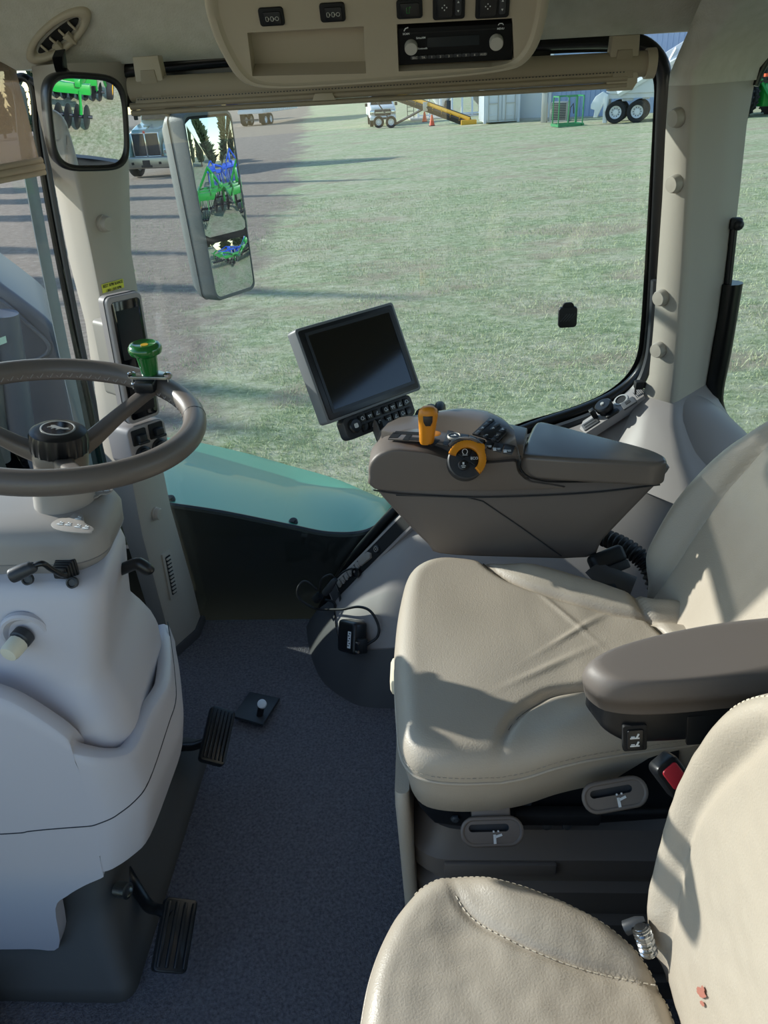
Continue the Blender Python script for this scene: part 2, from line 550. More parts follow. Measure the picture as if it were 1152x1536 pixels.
# service sticker
P, n = on_pillar(168, 429, rg)
P += n*.0012
c = [onp(x, y, P, n) for x, y in ((152, 427), (184, 418), (186, 431), (154, 440))]
g = G(); g.slab(c, n*.0006); stk = obj('sticker', g, M['yellow'], apil, label='yellow sticker reading BEST RPM RANGE 1,800-1,850 RPM')
w = (c[1]-c[0]).length; sx = Mx(sum(c, V())/4, n, c[1]-c[0])
g = G(sx); g.text('BEST RPM RANGE', w*.118, None, .0012, (0, w*.055)); g.text('1,800-1,850 RPM', w*.105, None, .0012, (0, -w*.085))
obj('sticker_print', g, M['ink'], stk)

# ------------------------------------------------------------------ B pillar (trim_2)
browsB = [(1003, 1037, 1131, 128), (998, 1035, 1118, 200), (993, 1031, 1107, 300), (986, 1026, 1095, 400), (979, 1019, 1081, 500),
          (972, 1013, 1066, 575), (962, 1010, 1061, 606), (944, 1011, 1072, 640), (925, 1020, 1100, 690), (900, 1045, 1150, 770)]
rb = []
for i, (l, m, r, y) in enumerate(browsB):
    fl = max(0, (y-606)/200)
    L, Mi, R_ = at(l, y, Y=1.605-fl*.09), at(m, y, Y=1.550-fl*.24), at(r, y, Y=1.68-fl*.22)
    L.z = R_.z = Mi.z
    k1, k2 = Mi.lerp(L, .13), Mi.lerp(R_, .13); kk = Mi.lerp((k1+k2)/2, .5)
    rb.append([L+V((.045, .085+fl*.10, 0)), L, L.lerp(k1, .5), k1, kk, k2, k2.lerp(R_, .5), R_, R_+V((0, .02+fl*.20, 0))])
g = G(); g.loft(rb[:7]); bpil = obj('trim_2', g, M['pillar'], kind='structure', smooth=70)
g = G(); g.loft(rb[6:]); obj('pillar_foot', g, M['greytan'], bpil, smooth=70)
# fabric sleeve flaring from the pillar into the headliner
top = rb[0]; rr_ = []
cT = top[4]
for s, dz, dy, ex in ((1.02, 0, -.002, 0), (1.03, .02, -.003, 0), (1.10, .05, -.012, .01), (1.35, .085, -.05, .02), (1.9, .12, -.12, .03), (2.6, .15, -.22, .05)):
    rr_.append([V((cT.x+(p.x-cT.x)*s+ex, cT.y+dy+(p.y-cT.y)*(1+(s-1)*.3), top[0].z+dz)) for p in top])
g = G(); g.loft(rr_); obj('fabric_sleeve', g, M['headliner'], bpil, smooth=80)


def on_left(px, py, rings):
    return hit_rings(px, py, rings)


for px, py in ((1018, 176), (1015, 275), (994, 446), (990, 524)):
    P, n = on_left(px, py, rb)
    g = G(Mx(P, n, (0, 0, 1))); r = .0155
    g.lathe([(r*1.1, -.004), (r*1.1, .006), (r*1.02, .009), (r, .012), (r*.9, .0150), (.0001, .016)], 28)
    obj('screw_cap', g, M['pillar'], bpil)

# ------------------------------------------------------------------ right-hand window (window_1)
YW = 1.70
edge_px = [(176, 112), (190, 103), (330, 88), (560, 74), (820, 62), (930, 60), (968, 66), (990, 84), (1000, 112), (999, 160), (995, 250), (987, 400), (981, 490),
           (974, 540), (955, 573), (920, 600), (870, 622), (800, 645), (735, 672), (670, 705), (620, 745), (570, 795), (520, 855), (490, 905), (470, 950)]
edge = [at(x, y, Y=YW-.03) for x, y in edge_px]
left_low = [V((-.70, YW-.03, -.02)), V((-.74, YW-.03, .5)), V((-.68, YW-.03, 1.2))]
g = G(); g.slab([V((p.x, YW, p.z)) for p in edge+left_low], (0, .006, 0))
win1 = obj('window_1', g, M['glass'], kind='structure', smooth=0)
g = G()
P_ = smooth_path([V((p.x, YW-.012, p.z)) for p in edge], 4); g.tube(P_, .0145, 10)
obj('window_seal', g, M['frit'], win1)
# printed black border on the glass inside the seal
g = G()
cen = V((-.05, YW, .75)); ins = []
for p in P_:
    q = V((p.x, YW-.003, p.z)); ins.append((q, q+(cen-q).normalized()*.022))
for i in range(len(ins)-1):
    g.add([ins[i][0], ins[i+1][0], ins[i+1][1], ins[i][1]], [(0, 1, 2, 3)])
obj('glass_border', g, M['frit'], win1, smooth=0)
g = G(); g.slab([at(x, y, Y=YW-.006) for x, y in ((176, 92), (560, 62), (826, 50), (826, 118), (560, 136), (176, 162))], (0, .004, 0)); obj('header_band', g, M['frit'], win1, smooth=0)
# inner grey rebate that follows the lower rear edge of the window
low = smooth_path([at(x, y, Y=1.665) for x, y in ((984, 420), (979, 500), (972, 545), (955, 582), (922, 608), (872, 630), (800, 655), (735, 683), (672, 716), (622, 757), (574, 806), (526, 864), (497, 908))], 4)
g = G(); g.tube(low, .011, 8); obj('window_rebate', g, M['dark_grey'], win1)

# ------------------------------------------------------------------ windshield (window_2)
g = G(); g.grid(lambda u, v: wline(u)+V((0, 0, lerp(.12, 1.64, v))), 24, 2)
win2 = obj('window_2', g, M['glass'], kind='structure', smooth=80)
spx = [(24, 118), (36, 116), (47, 126), (52, 150), (55, 190), (64, 250), (78, 330), (95, 420), (113, 510), (132, 600), (150, 690), (160, 740)]
g = G(); g.tube(smooth_path([at(x, y, Y=1.735) for x, y in spx], 4), .0085, 10); obj('windshield_seal', g, M['frit'], win2)
g = G(); g.tube(smooth_path([at(x+9, y+3, Y=1.725) for x, y in spx[1:]], 4), .0065, 8); obj('windshield_trim', g, M['dark_grey'], win2)
g = G()
sp = smooth_path([at(x-11, y+8, Y=1.755) for x, y in spx[1:]], 4)
for i in range(len(sp)-1):
    a, b = sp[i], sp[i+1]; o = V((-.014, -.026, 0)); g.add([a, b, b+o, a+o], [(0, 1, 2, 3)])
obj('glass_edge', g, M['strip'], win2, smooth=0, solid=.003)

# ------------------------------------------------------------------ rear quarter window (window_3)
g = G()
q3 = [(1118, 150), (1106, 300), (1094, 420), (1078, 520), (1066, 590), (1076, 630), (1100, 665), (1150, 700), (1260, 740)]
e3 = [at(x, y, Y=YW) for x, y in q3]
hi = at(1132, 110, Y=YW)
g.slab([hi]+e3+[V((1.25, YW, .5)), V((1.25, YW, 1.42)), V((.75, YW, 1.42))], (0, .006, 0))
win3 = obj('window_3', g, M['glass'], kind='structure', smooth=0)
g = G(); g.tube(smooth_path([at(x+3, y+4, Y=YW-.03) for x, y in q3[2:]], 4), .024, 10); obj('window_seal', g, M['frit'], win3)
g = G(); g.tube(smooth_path([at(x, y, Y=YW-.01) for x, y in ((1128, 128), (1140, 100), (1160, 76), (1200, 60), (1300, 55))], 4), .013, 10); obj('window_seal', g, M['frit'], win3)

# ------------------------------------------------------------------ right wall: side console that bulges from window ledge to floor
colA = [  # window-edge pixel, its Y ; floor point pixel (Z=0) or xyz
    ((500, 900), 1.665, (463, 938)), ((526, 868), 1.66, (469, 975)), ((574, 812), 1.655, (486, 1016)), ((622, 762), 1.655, (520, 1044)),
    ((672, 722), 1.65, (560, 1058)), ((735, 690), 1.65, (.02, 1.36, 0)), ((800, 662), 1.65, (.16, 1.35, 0)), ((872, 636), 1.65, (.32, 1.33, 0)),
    ((922, 614), 1.65, (.46, 1.32, 0)), ((958, 590), 1.65, (.58, 1.32, 0)), ((1010, 585), 1.62, (.72, 1.32, 0)), ((1062, 600), 1.65, (.86, 1.32, 0)), ((1130, 690), 1.65, (1.05, 1.32, 0))]
cols = []
for (x, y), Yt, b in colA:
    T = at(x, y, Y=Yt); B = at(b[0], b[1], Z=0) if len(b) == 2 else V(b)
    cols.append((T, B))
TS_ = smooth_path([c[0] for c in cols], 6); BS_ = smooth_path([c[1] for c in cols], 6)
NT, NS = 72, 30


def hump(t, s):
    f = t*(len(cols)-1); i = min(int(f), len(cols)-2); w = f-i
    ws = w
    f2 = t*(len(TS_)-1); j = min(int(f2), len(TS_)-2); T = TS_[j].lerp(TS_[j+1], f2-j); B = BS_[j].lerp(BS_[j+1], f2-j)
    Cn = V((lerp(T.x, B.x, .6), lerp(T.y, B.y, .55+.3*sstep(.45, .75, t)), lerp(T.z, B.z, .25-.2*sstep(.5, .7, t))))
    return T*(1-s)**2+Cn*2*s*(1-s)+B*s*s


def kick(t): return .06+.76*sstep(-.02, .22, t)


g = G(); g.grid(lambda u, v: hump(u, v*kick(u)), NT, NS)
wr = obj('wall_right', g, M['greytan'], kind='structure', smooth=80)


def hump_kick(u, v):
    s = lerp(kick(u)-.03, 1, v); p = hump(u, s); return p+V((-.006, -.008, .0))


g = G(); g.grid(hump_kick, NT, 14); obj('kick_panel', g, M['mid_grey'], wr, smooth=80)


HR = [[hump(i/72, j/30) for j in range(31)] for i in range(73)]


def hump_at(px, py):
    """nearest surface point of the side console on the line of sight, with its normal"""
    return hit_rings(px, py, HR)


# black floor moulding at the lower left, in front of the column boot
g = G(); g.box((-.86, .50, .05), (.26, .30, .10), .02); obj('trim_3', g, M['matte_black'], kind='structure')
# ================================================================== STEERING COLUMN
col_t = thing('steering_column', 'grey tan steering column with stacked plastic covers standing on a dark rubber boot', 'steering column', (-.68, .95, 0))


def ring(z, x0, x1, y0, y1, r, n=6, shear=0):
    cx, cy = (x0+x1)/2, (y0+y1)/2
    return [V((cx+p[0]-shear*(cy+p[1]-y0)*(p[0] > 0), cy+p[1], z)) for p in rrect(x1-x0, y1-y0, r, n)]


# rubber boot on the floor
g = G(); g.loft([ring(0, -.97, -.520, .668, 1.24, .03), ring(.016, -.97, -.520, .668, 1.24, .03), ring(.03, -.97, -.526, .675, 1.23, .03), ring(.075, -.95, -.565, .735, 1.20, .04),
                 ring(.12, -.94, -.572, .765, 1.19, .04), ring(.33, -.93, -.535, .80, 1.17, .05), ring(.42, -.92, -.53, .81, 1.16, .05)])
boot = obj('boot', g, M['boot'], col_t)
P = at(190, 1336, X=-.54)
g = G(Mx(P, (1, -.25, .2), (0, 1, 0))); g.lathe([(.014, -.02), (.014, .003), (.010, .004), (.010, .001), (.0001, .001)], 20); obj('boot_bolt', g, M['zinc'], boot)

# lower cover: columns of points round the near-left, corner and right-hand side
xs_ = [-.97, -.80, -.70, -.648, -.632, -.605, -.57, -.535]
top_z = [.60, .60, .60, .598, .595, .582, .555, .52]
bot_z = [.07, .072, .075, .080, .175, .205, .23, .25]
colsL = []
for x, a, b_ in zip(xs_, top_z, bot_z):
    colsL.append((x, None, a, b_))
cornr = [(-.50, 20, .487, .262), (-.47, 45, .470, .272), (-.452, 70, .462, .282)]
sideL = [(.88, .466, .295), (.95, .455, .31), (1.02, .44, .325), (1.10, .425, .345), (1.17, .41, .37)]


def cover_col(kind, q, zt, zb):
    """one vertical strip of the cover: outward bulge at mid height"""
    pts = []
    for k in range(13):
        s = k/12; z = lerp(zt, zb, s)
        yn = interp([.05, .2, .36, .5, .62], [.712, .728, .742, .762, .785], z)   # near face
        xr = interp([.2, .30, .37, .45, .52], [-.492, -.458, -.443, -.452, -.472], z)  # right face
        if kind == 0: p = V((q, yn, z))
        elif kind == 1: a = radians(q); R = .075; p = V((xr-R+R*sin(a), yn+R-R*cos(a), z))
        else: p = V((xr-.34*max(0, q-.95)**1.15*1.3, q, z))
        pts.append(p)
    n = V((0, 1, 0)) if kind == 0 else (V((-1, 0, 0)) if kind == 2 else V((-sin(radians(q)), cos(radians(q)), 0)))
    p0 = pts[0]
    lip = [p0+n*.045+V((0, 0, -.06)), p0+n*.030+V((0, 0, -.012)), p0+n*.024+V((0, 0, .002)), p0+n*.010+V((0, 0, .005)), p0+n*.002+V((0, 0, .001))]
    end = [pts[-1]+n*.006+V((0, 0, .002)), pts[-1]+n*.03+V((0, 0, .004))]
    return lip+pts+end


cc = [cover_col(0, c[0], c[2], c[3]) for c in colsL]+[cover_col(1, a, zt, zb) for _, a, zt, zb in [(0, 4, .500, .258)]+cornr]+[cover_col(2, y, zt, zb) for y, zt, zb in sideL]
# densify along the perimeter
dense = []
for j in range(len(cc[0])):
    dense.append(smooth_path([c[j] for c in cc], 4))
dense = [[dense[j][i] for j in range(len(dense))] for i in range(len(dense[0]))]
g = G(); g.loft(dense, closed=False, cap0=False, cap1=False)
lc = obj('lower_cover', g, M['column'], col_t, smooth=70)
# seam line that wraps the lower cover
seam = []
for px, py, pl in [(-40, 1262, 'n'), (0, 1253, 'n'), (60, 1239, 'n'), (120, 1225, 'n'), (170, 1213, 'n')]: seam.append(at(px, py, Y=.752))
for px, py in [(205, 1203), (222, 1192), (240, 1150), (256, 1110), (268, 1060)]: seam.append(None)
sm = []
for i in range(len(dense)):
    c = dense[i][5:18]; x = c[0].x; i_n = i/(len(dense)-1)
    zt = interp([0, .45, .56, .66, .78, 1], [.335, .362, .375, .392, .415, .42], i_n)
    best = min(range(12), key=lambda k: abs(c[k].z-zt)); a, b_ = c[best], c[best+1] if c[best].z > zt else c[best-1]
    t = 0 if abs(b_.z-a.z) < 1e-6 else (zt-a.z)/(b_.z-a.z); sm.append(a.lerp(b_, t))
g = G(); g.tube(smooth_path(sm, 2), .0011, 6); obj('seam', g, M['dark_grey'], lc)

# upper shroud
g = G()
sh = [(.34, -.93, -.478, .815, 1.14, .05), (.44, -.93, -.464, .800, 1.14, .06), (.475, -.93, -.462, .798, 1.14, .062), (.50, -.925, -.466, .802, 1.135, .064), (.525, -.92, -.475, .812, 1.125, .062),
      (.545, -.91, -.485, .822, 1.115, .058), (.560, -.905, -.492, .830, 1.105, .052), (.575, -.90, -.494, .836, 1.10, .048),
      (.61, -.89, -.489, .842, 1.09, .043), (.66, -.88, -.481, .852, 1.08, .042), (.70, -.87, -.475, .862, 1.07, .04), (.715, -.865, -.477, .868, 1.065, .04), (.725, -.86, -.484, .878, 1.06, .04)]
g.loft([ring(*a, 6, .16) for a in sh])
us = obj('upper_shroud', g, M['column'], col_t, smooth=60)
# tilt-release knob and its dish
P = at(38, 950, Y=.852); n = V((.10, -1, -.08)).normalized()
g = G(Mx(P, n, (1, 0, 0)))
g.lathe([(.037, -.006), (.037, .001), (.034, .004), (.030, .004), (.023, -.003), (.0001, -.003)], 36)
obj('knob_dish', g, M['column'], us)
g = G(Mx(P+V((0, -.002, 0)), V((-.22, -1, -.12)), (1, 0, 0)))
g.lathe([(.016, 0), (.016, .012), (.014, .014), (.014, .016)], 24)
for k in range(12): pass
kn = obj('tilt_knob', g, M['dark_grey'], us)
g = G(Mx(P+V((-.003, -.018, -.003)), V((-.22, -1, -.12)), (1, 0, 0)))
g.lathe([(.0150, 0), (.0150, .004), (.0145, .018), (.0125, .024), (.0001, .0255)], 12)
obj('knob_cap', g, M['cream'], us, label='cream faceted knob cap')
for px, py in ((41, 869), (108, 874)):
    P = at(px, py, Y=.872)
    g = G(Mx(P, (0, -1, .45), (1, 0, 0))); g.lathe([(.0085, -.004), (.0085, .002), (.006, .003), (.005, .0005), (.0001, .0005)], 16); obj('shroud_screw', g, M['dark_grey'], us)

# upper cap box
g = G()
g.loft([[p+V((-.012, .045, -.030)) for p in ring(z, x0, x1, y0, y1, r, 8, .10)] for z, x0, x1, y0, y1, r in
        ((.738, -.84, -0.5110, .878, 1.00, .05), (.742, -.85, -0.4880, .864, 1.01, .055), (.755, -.855, -0.4780, .856, 1.015, .06), (.772, -.858, -0.4660, .848, 1.02, .055), (.776, -.858, -0.4635, .846, 1.02, .055), (.777, -.858, -0.4650, .848, 1.02, .055), (.778, -.858, -0.4635, .846, 1.02, .055),
         (.805, -.855, -0.4620, .848, 1.02, .05), (.818, -.85, -0.4660, .853, 1.015, .05), (.828, -.84, -0.4760, .864, 1.005, .05), (.834, -.83, -0.4910, .88, 1.00, .05), (.836, -.80, -0.5160, .90, .98, .035))])
cp = obj('cap', g, M['cap'], col_t, smooth=50)
# symbol plates moulded into the cap top
for pts in ([(78, 786), (90, 779), (104, 778), (112, 771), (124, 774), (128, 786), (139, 792), (141, 797), (133, 801), (100, 799), (84, 795), (78, 791)],
            [(128, 740), (140, 735), (152, 731), (166, 731), (170, 736), (162, 742), (152, 743), (144, 748), (134, 748), (128, 744)]):
    g = G(); g.slab([at(x, y, Z=.8062) for x, y in smooth_path([(x, y, 0) for x, y in pts], 3, True) for x, y in [(x, y)]] if False else [at(p.x, p.y, Z=.8062) for p in smooth_path([(x, y, 0) for x, y in pts], 3, True)], (0, 0, .0022), .0008)
    pl = obj('symbol_plate', g, M['cap'], cp)
    gg = G()
    if pts[0][0] == 78:
        for x, y in ((90, 785), (102, 786), (116, 789), (128, 791), (117, 777)):
            p = at(x, y, Z=.8090); gg.box(p, (.009, .0022, .0006), rot=Matrix.Rotation(.5, 3, 'Z')); gg.box(p+V((0, .002, 0)), (.0022, .007, .0006), rot=Matrix.Rotation(.3, 3, 'Z')); gg.box(p+V((.002, -.003, 0)), (.007, .0016, .0006))
    else:
        for x, y in ((139, 742), (150, 737), (160, 736)):
            p = at(x, y, Z=.8090); gg.box(p, (.008, .002, .0006)); gg.box(p+V((.001, .003, 0)), (.002, .007, .0006), rot=Matrix.Rotation(.4, 3, 'Z'))
    obj('symbol', gg, M['white'], cp)

# steering axis
WC = V((-.53, .98, .940)); t_ = radians(10)
ax = V((sin(t_), 0, cos(t_)))
WM = Mx(WC, ax, (cos(t_), 0, -sin(t_)))
# neck
g = G(WM); g.lathe([(.044, -.150), (.044, -.092), (.043, -.089), (.040, -.089)], 40); obj('neck', g, M['cap'], col_t)

# shift lever on the near side
g = G(Mx(at(103, 848, Y=.897), (-.1, -1, .1), (1, 0, 0)))
for k, r in enumerate((.0185, .017, .0155, .014, .012)): g.box((0, 0, .003+k*.0052), (r*1.7, r*1.5, .0048), .0022)
bt = obj('lever_boot', g, M['rubber'], col_t)
lp = [at(98, 861, Y=.867), at(92, 862, Y=.86), at(76, 853, Y=.845), at(66, 846, Y=.838), at(58, 846, Y=.835), at(46, 851, Y=.831)]
g = G(); g.tube(smooth_path(lp, 5), .0042, 10); lv = obj('shift_lever', g, M['black'], col_t)
gp_ = [at(52, 847, Y=.833), at(47, 851, Y=.831), at(35, 856, Y=.827), at(22, 862, Y=.823), at(17, 864, Y=.822)]
g = G(); g.tube(smooth_path(gp_, 4), [.005, .0062, .0075, .0085, .009, .0092, .0095, .0098, .010, .0102, .0104, .0105, .0105, .0105, .0104, .010, .007], 16)
obj('lever_grip', g, M['dark_grey'], lv)
# small lever on the far right side
g = G(); pts = [at(180, 855, Y=1.0), at(203, 846, Y=1.0), at(212, 848, Y=1.0), at(222, 855, Y=1.0), at(226, 860, Y=1.0)]
g.tube(smooth_path(pts, 4), [.009, .009, .009, .009, .0095, .010, .0105, .0105, .0105, .0105, .0105, .0105, .010, .0095, .0085, .007, .005], 14, flat=1.1)
obj('telescope_lever', g, M['black'], col_t)

# ================================================================== STEERING WHEEL
sw = thing('steering_wheel', 'grey taupe leather steering wheel with black centre cap on top of the column', 'steering wheel', WC)
R0 = .192
g = G(WM)
pts = [V((R0*cos(2*pi*k/96), R0*sin(2*pi*k/96), 0)) for k in range(96)]
g.tube(pts, .0172, 18, closed=True); rim = obj('rim', g, M['rim'], sw, smooth=180)
# sewn leather joints, a stitched seam inside the rim
for a in (20, 150, 265):
    g = G(WM); c = V((R0*cos(radians(a)), R0*sin(radians(a)), 0)); tt = V((-sin(radians(a)), cos(radians(a)), 0))
    g.tube([c-tt*.0008, c+tt*.0008], .01745, 24); obj('leather_joint', g, M['dark_grey'], rim)
g = G(WM)
for k in range(150):
    a = 2*pi*k/150; r_ = R0-.0168+.001*(k % 2); p = V((r_*cos(a), r_*sin(a), -.004)); t2 = V((-sin(a)*.6, cos(a)*.6, .8 if k % 2 else -.8))
    g.tube([p-t2*.004, p+t2*.004], .0008, 5)
obj('stitching', g, M['cap'], rim)
# hub and spokes
WH = WM @ Matrix.Translation((0, 0, -.022)) @ Matrix.Diagonal((.84, .84, .9, 1))
g = G(WH); g.lathe([(.036, -.098), (.039, -.088), (.045, -.07), (.0465, -.04), (.042, -.03)], 40); hub = obj('hub', g, M['rim'], sw)
SPK = [61, 181, 301]
for a in SPK:
    a = radians(a); d = V((cos(a), sin(a), 0)); s_ = V((-sin(a), cos(a), 0))
    g = G(WM); rr = []
    for r_, z, w, h in ((.028, -.062, .030, .024), (.06, -.052, .027, .022), (.11, -.030, .023, .019), (.16, -.012, .022, .018), (.188, -.002, .026, .016)):
        rr.append([d*r_+s_*p[0]+V((0, 0, z+p[1])) for p in rrect(w, h, .006, 3)])
    g.loft(rr); obj('spoke', g, M['rim'], sw)
# ribbed black telescoping ring and cap
g = G(WH); n = 120; prof = []
vs, fs = [], []
pr_ = [(.043, -.034), (.0475, -.032), (.0485, -.026), (.0485, -.006), (.046, .001), (.040, .0045), (.030, .006), (.0001, .0062)]
for r_, h in pr_:
    for k in range(n):
        f = 0.0016 if (k//2) % 3 != 0 and r_ > .047 else 0
        vs.append(((r_-f)*cos(2*pi*k/n), (r_-f)*sin(2*pi*k/n), h))
for i in range(len(pr_)-1):
    for k in range(n): fs.append((i*n+k, i*n+(k+1) % n, (i+1)*n+(k+1) % n, (i+1)*n+k))
g.add(vs, fs); cap_ = obj('centre_cap', g, M['black'], sw, smooth=35)
g = G(WH); g.lathe([(.0285, .0055), (.0285, .0072), (.0265, .0076), (.0255, .0070)], 40, cap=False); obj('emblem_ring', g, M['silver'], cap_)
g = G(WH); g.lathe([(.0258, .006), (.0258, .0068), (.0001, .0069)], 40); obj('emblem_disc', g, M['screen'], cap_)
# leaping-animal shaped emblem seen in silver
EM = WH @ Matrix.Rotation(radians(-8), 4, 'Z')
stag = [(-.015, .004), (-.010, .0065), (-.004, .005), (.004, .0035), (.010, .003), (.0135, .006), (.016, .009), (.0155, .005), (.021, .0035), (.0165, .0015), (.0125, -.0005), (.006, -.002), (.003, -.0065), (.001, -.0085), (.0012, -.004), (-.004, -.003),
        (-.0065, -.008), (-.0085, -.0075), (-.007, -.003), (-.012, -.0035), (-.016, -.007), (-.0165, -.005), (-.013, .000)]
g = G(EM); g.prism(stag, .0068, .0076); obj('emblem', g, M['silver'], cap_)

# spinner knob clamped on the rim
a = radians(61); d = V((cos(a), sin(a), 0)); s_ = V((-sin(a), cos(a), 0))
KC = WM @ (d*.178+V((0, 0, .022)))
sp_ = thing('spinner_knob', 'glossy green mushroom shaped spinner knob clamped to the steering wheel rim', 'steering knob', KC)
KM = Mx(KC, V((.03, -.05, 1)), (1, 0, 0))
g = G(KM); g.lathe([(.013, .0), (.0135, .004), (.0155, .024), (.0165, .031), (.019, .033), (.0245, .036), (.0262, .041), (.0255, .046), (.022, .0505), (.0185, .0515), (.016, .0495), (.0001, .0485)], 36)
kb = obj('knob', g, M['green_knob'], sp_)
g = G(KM); g.lathe([(.006, .0487), (.006, .0492), (.0001, .0493)], 20); obj('knob_emblem', g, M['wheel_yellow'], kb)
g = G(KM); g.prism([(-.034, -.008), (-.026, -.014), (-.012, -.0155), (.014, -.0155), (.028, -.016), (.036, -.010), (.036, -.002), (.026, .004), (.012, .013), (-.012, .013), (-.026, .004), (-.034, 0)], -.0035, .001, .001); cl = obj('clamp_plate', g, M['zinc'], sp_)
for x, y in ((-.028, -.006), (.030, -.008)):
    g = G(KM); g.lathe([(.0065, .0), (.0065, .004), (.004, .0055), (.0001, .0055)], 6, xf=KM @ Matrix.Translation((x, y, 0)))
    g.cyl((x, y, -.022), (x, y, 0), .0032, n=10); g.lathe([(.006, -.018), (.006, -.013)], 6, xf=KM @ Matrix.Translation((x, y, 0))); obj('clamp_bolt', g, M['chrome'], cl)
g = G(KM); g.box((-.006, -.012, -.014), (.034, .030, .020), .006); obj('clamp_block', g, M['black'], sp_)

# ================================================================== PEDALS
def pedal(name, label, quad, n, armpx, ridges, roll=False):
    C0 = quad[0]; P0 = at(C0[0], C0[1], Y=quad[1]); n = V(n).normalized()
    q = [onp(x, y, P0, n) for x, y in quad[2]]
    c = sum(q, V())/4; vax = ((q[0]+q[1])/2-(q[3]+q[2])/2)
    h = vax.length; w = ((q[1]-q[0]).length+(q[2]-q[3]).length)/2
    m = Mx(c, n, n.cross(vax)*-1)
    t = thing(name, label, 'pedal', c)
    g = G(m); g.prism(rrect(w, h, .008, 4), -.016, 0, .003); pad = obj('pedal_pad', g, M['pedal'], t)
    for k in range(ridges):
        x = lerp(-w/2+.007, w/2-.007, k/(ridges-1))
        g = G(m); g.box((x, 0, .0005), ((w-.012)/ridges*.55, h-.012, .007), .0018); obj('tread_rib', g, M['pedal'], pad)
    g = G(); a = [at(x, y, Y=Y) for x, y, Y in armpx]; pp = smooth_path(a, 5)
    g.tube(pp, .011, 10, flat=.75); obj('pedal_arm', g, M['black'], t)
    return t, m, w, h


pedal('brake_pedal', 'black ribbed brake pedal in front of the grey rubber column boot', ((262, 1400), .74, [(251, 1343), (297, 1351), (280, 1466), (229, 1452)]), (.55, -.35, .76),
      [(180, 1290, .86), (200, 1325, .84), (222, 1358, .80), (240, 1365, .775), (258, 1372, .765)], 4)
pedal('accelerator_pedal', 'black ribbed foot pedal beside the bolt plate on the carpet', ((325, 1103), 1.14, [(319, 1058), (354, 1066), (338, 1150), (299, 1137)]), (.55, -.30, .78),
      [(262, 1122, 1.15), (278, 1120, 1.15), (292, 1119, 1.15), (310, 1112, 1.155)], 6)

# pedal stop plate on the floor
fp = thing('floor_stop_plate', 'small dark plate with a pale bolt standing on the carpet beside the far pedal', 'floor plate', at(385, 1068, Z=0))
q = [at(375, 1041, Z=.002), at(420, 1051, Z=.002), at(395, 1091, Z=.012), at(350, 1078, Z=.012)]
g = G(); g.slab(q, (0, 0, .010), .003); pl = obj('plate', g, M['dark_grey'], fp)
B0 = at(389, 1075, Z=.014); B1 = at(393, 1056, Y=B0.y+.004)
g = G(); g.tube([B0, B1], .008, 14); st = obj('stop_stem', g, M['black'], fp)
g = G(Mx(B1, (0.05, -.5, .85), (1, 0, 0))); g.lathe([(.011, -.004), (.011, .003), (.0085, .005), (.0001, .005)], 20); obj('stop_cap', g, M['white_paint'], fp, label='pale round bolt head')
g = G(); g.lathe([(.014, 0), (.014, .002), (.010, .003)], 20, xf=Matrix.Translation(B0+V((0, 0, -.002)))); obj('stop_collar', g, M['matte_black'], pl)
# ================================================================== COMMAND ARMREST (right of the driver's seat)
YA = 1.14     # near face
DY = .165     # depth
ca = thing('control_armrest', 'large dark taupe control armrest with orange controls beside the driver seat', 'control console', (.15, YA+.12, .5))
YC = V((0, 1, 0))


def face_pts(px, Y=YA): return [at(x, y, Y=Y) for x, y in px]


# lower tapered body
outl = [(556, 716), (562, 735), (600, 778), (640, 818), (660, 833), (760, 838), (882, 838), (905, 812), (940, 775), (975, 738), (996, 716), (998, 700), (900, 716), (780, 718), (680, 700), (600, 690), (565, 692)]
g = G(); P = face_pts(smooth_path([(x, y, 0) for x, y in outl], 2, True) and outl)
# loft the body through the depth so that its near edge is rounded and it tapers away from the viewer
def shrink(P, s, dy, dz=0):
    c = sum(P, V())/len(P); return [V((c.x+(p.x-c.x)*s, p.y+dy, c.z+(p.z-c.z)*s+dz)) for p in P]


Ps = [V((p.x, p.y, p.z)) for p in [at(a.x, a.y, Y=YA) for a in smooth_path([(x, y, 0) for x, y in outl], 3, True)]]
def skew(P, k):
    return [V((p.x, YA+(p.y-YA)*(1-.72*sstep(.16, .40, p.x)), p.z)) for p in P]


g.loft([skew(r_, 1) for r_ in (shrink(Ps, .955, .002), shrink(Ps, .985, .004), shrink(Ps, 1.0, .016), shrink(Ps, 1.0, .06), shrink(Ps, .98, DY-.02), shrink(Ps, .93, DY))])
body = obj('lower_body', g, M['taupe'], ca, smooth=60)
g = G(); g.tube([at(x, y, Y=YA+.0005) for x, y in ((594, 743), (700, 746), (724, 752), (780, 790), (842, 834))], .0012, 6); obj('panel_seam', g, M['dark_grey'], body)

# upper front shell with rounded nose
z_of = lambda x, y, Y=YA: at(x, y, Y=Y)
up = [(553, 700), (553, 716), (560, 733), (640, 735), (760, 734), (850, 730), (800, 722), (784, 712), (778, 704), (776, 694), (772, 690), (745, 692), (700, 694), (668, 686), (640, 678), (610, 675), (588, 674), (570, 680), (559, 689)]
Pu = [at(a.x, a.y, Y=YA) for a in smooth_path([(x, y, 0) for x, y in up], 2, True)]
def nose(P):
    return [V((p.x, YA+(p.y-YA)*(.42+.45*sstep(-.05, .06, p.x)), p.z)) for p in P]


g = G(); g.loft([nose(r_) for r_ in (shrink(Pu, .94, -.004, -.002), shrink(Pu, .975, -.0035, -.001), shrink(Pu, .995, .004), shrink(Pu, 1.0, .016), shrink(Pu, 1.0, .10), shrink(Pu, 1.0, DY-.03), shrink(Pu, .96, DY))])
us_ = obj('front_shell', g, M['taupe'], ca, smooth=60)
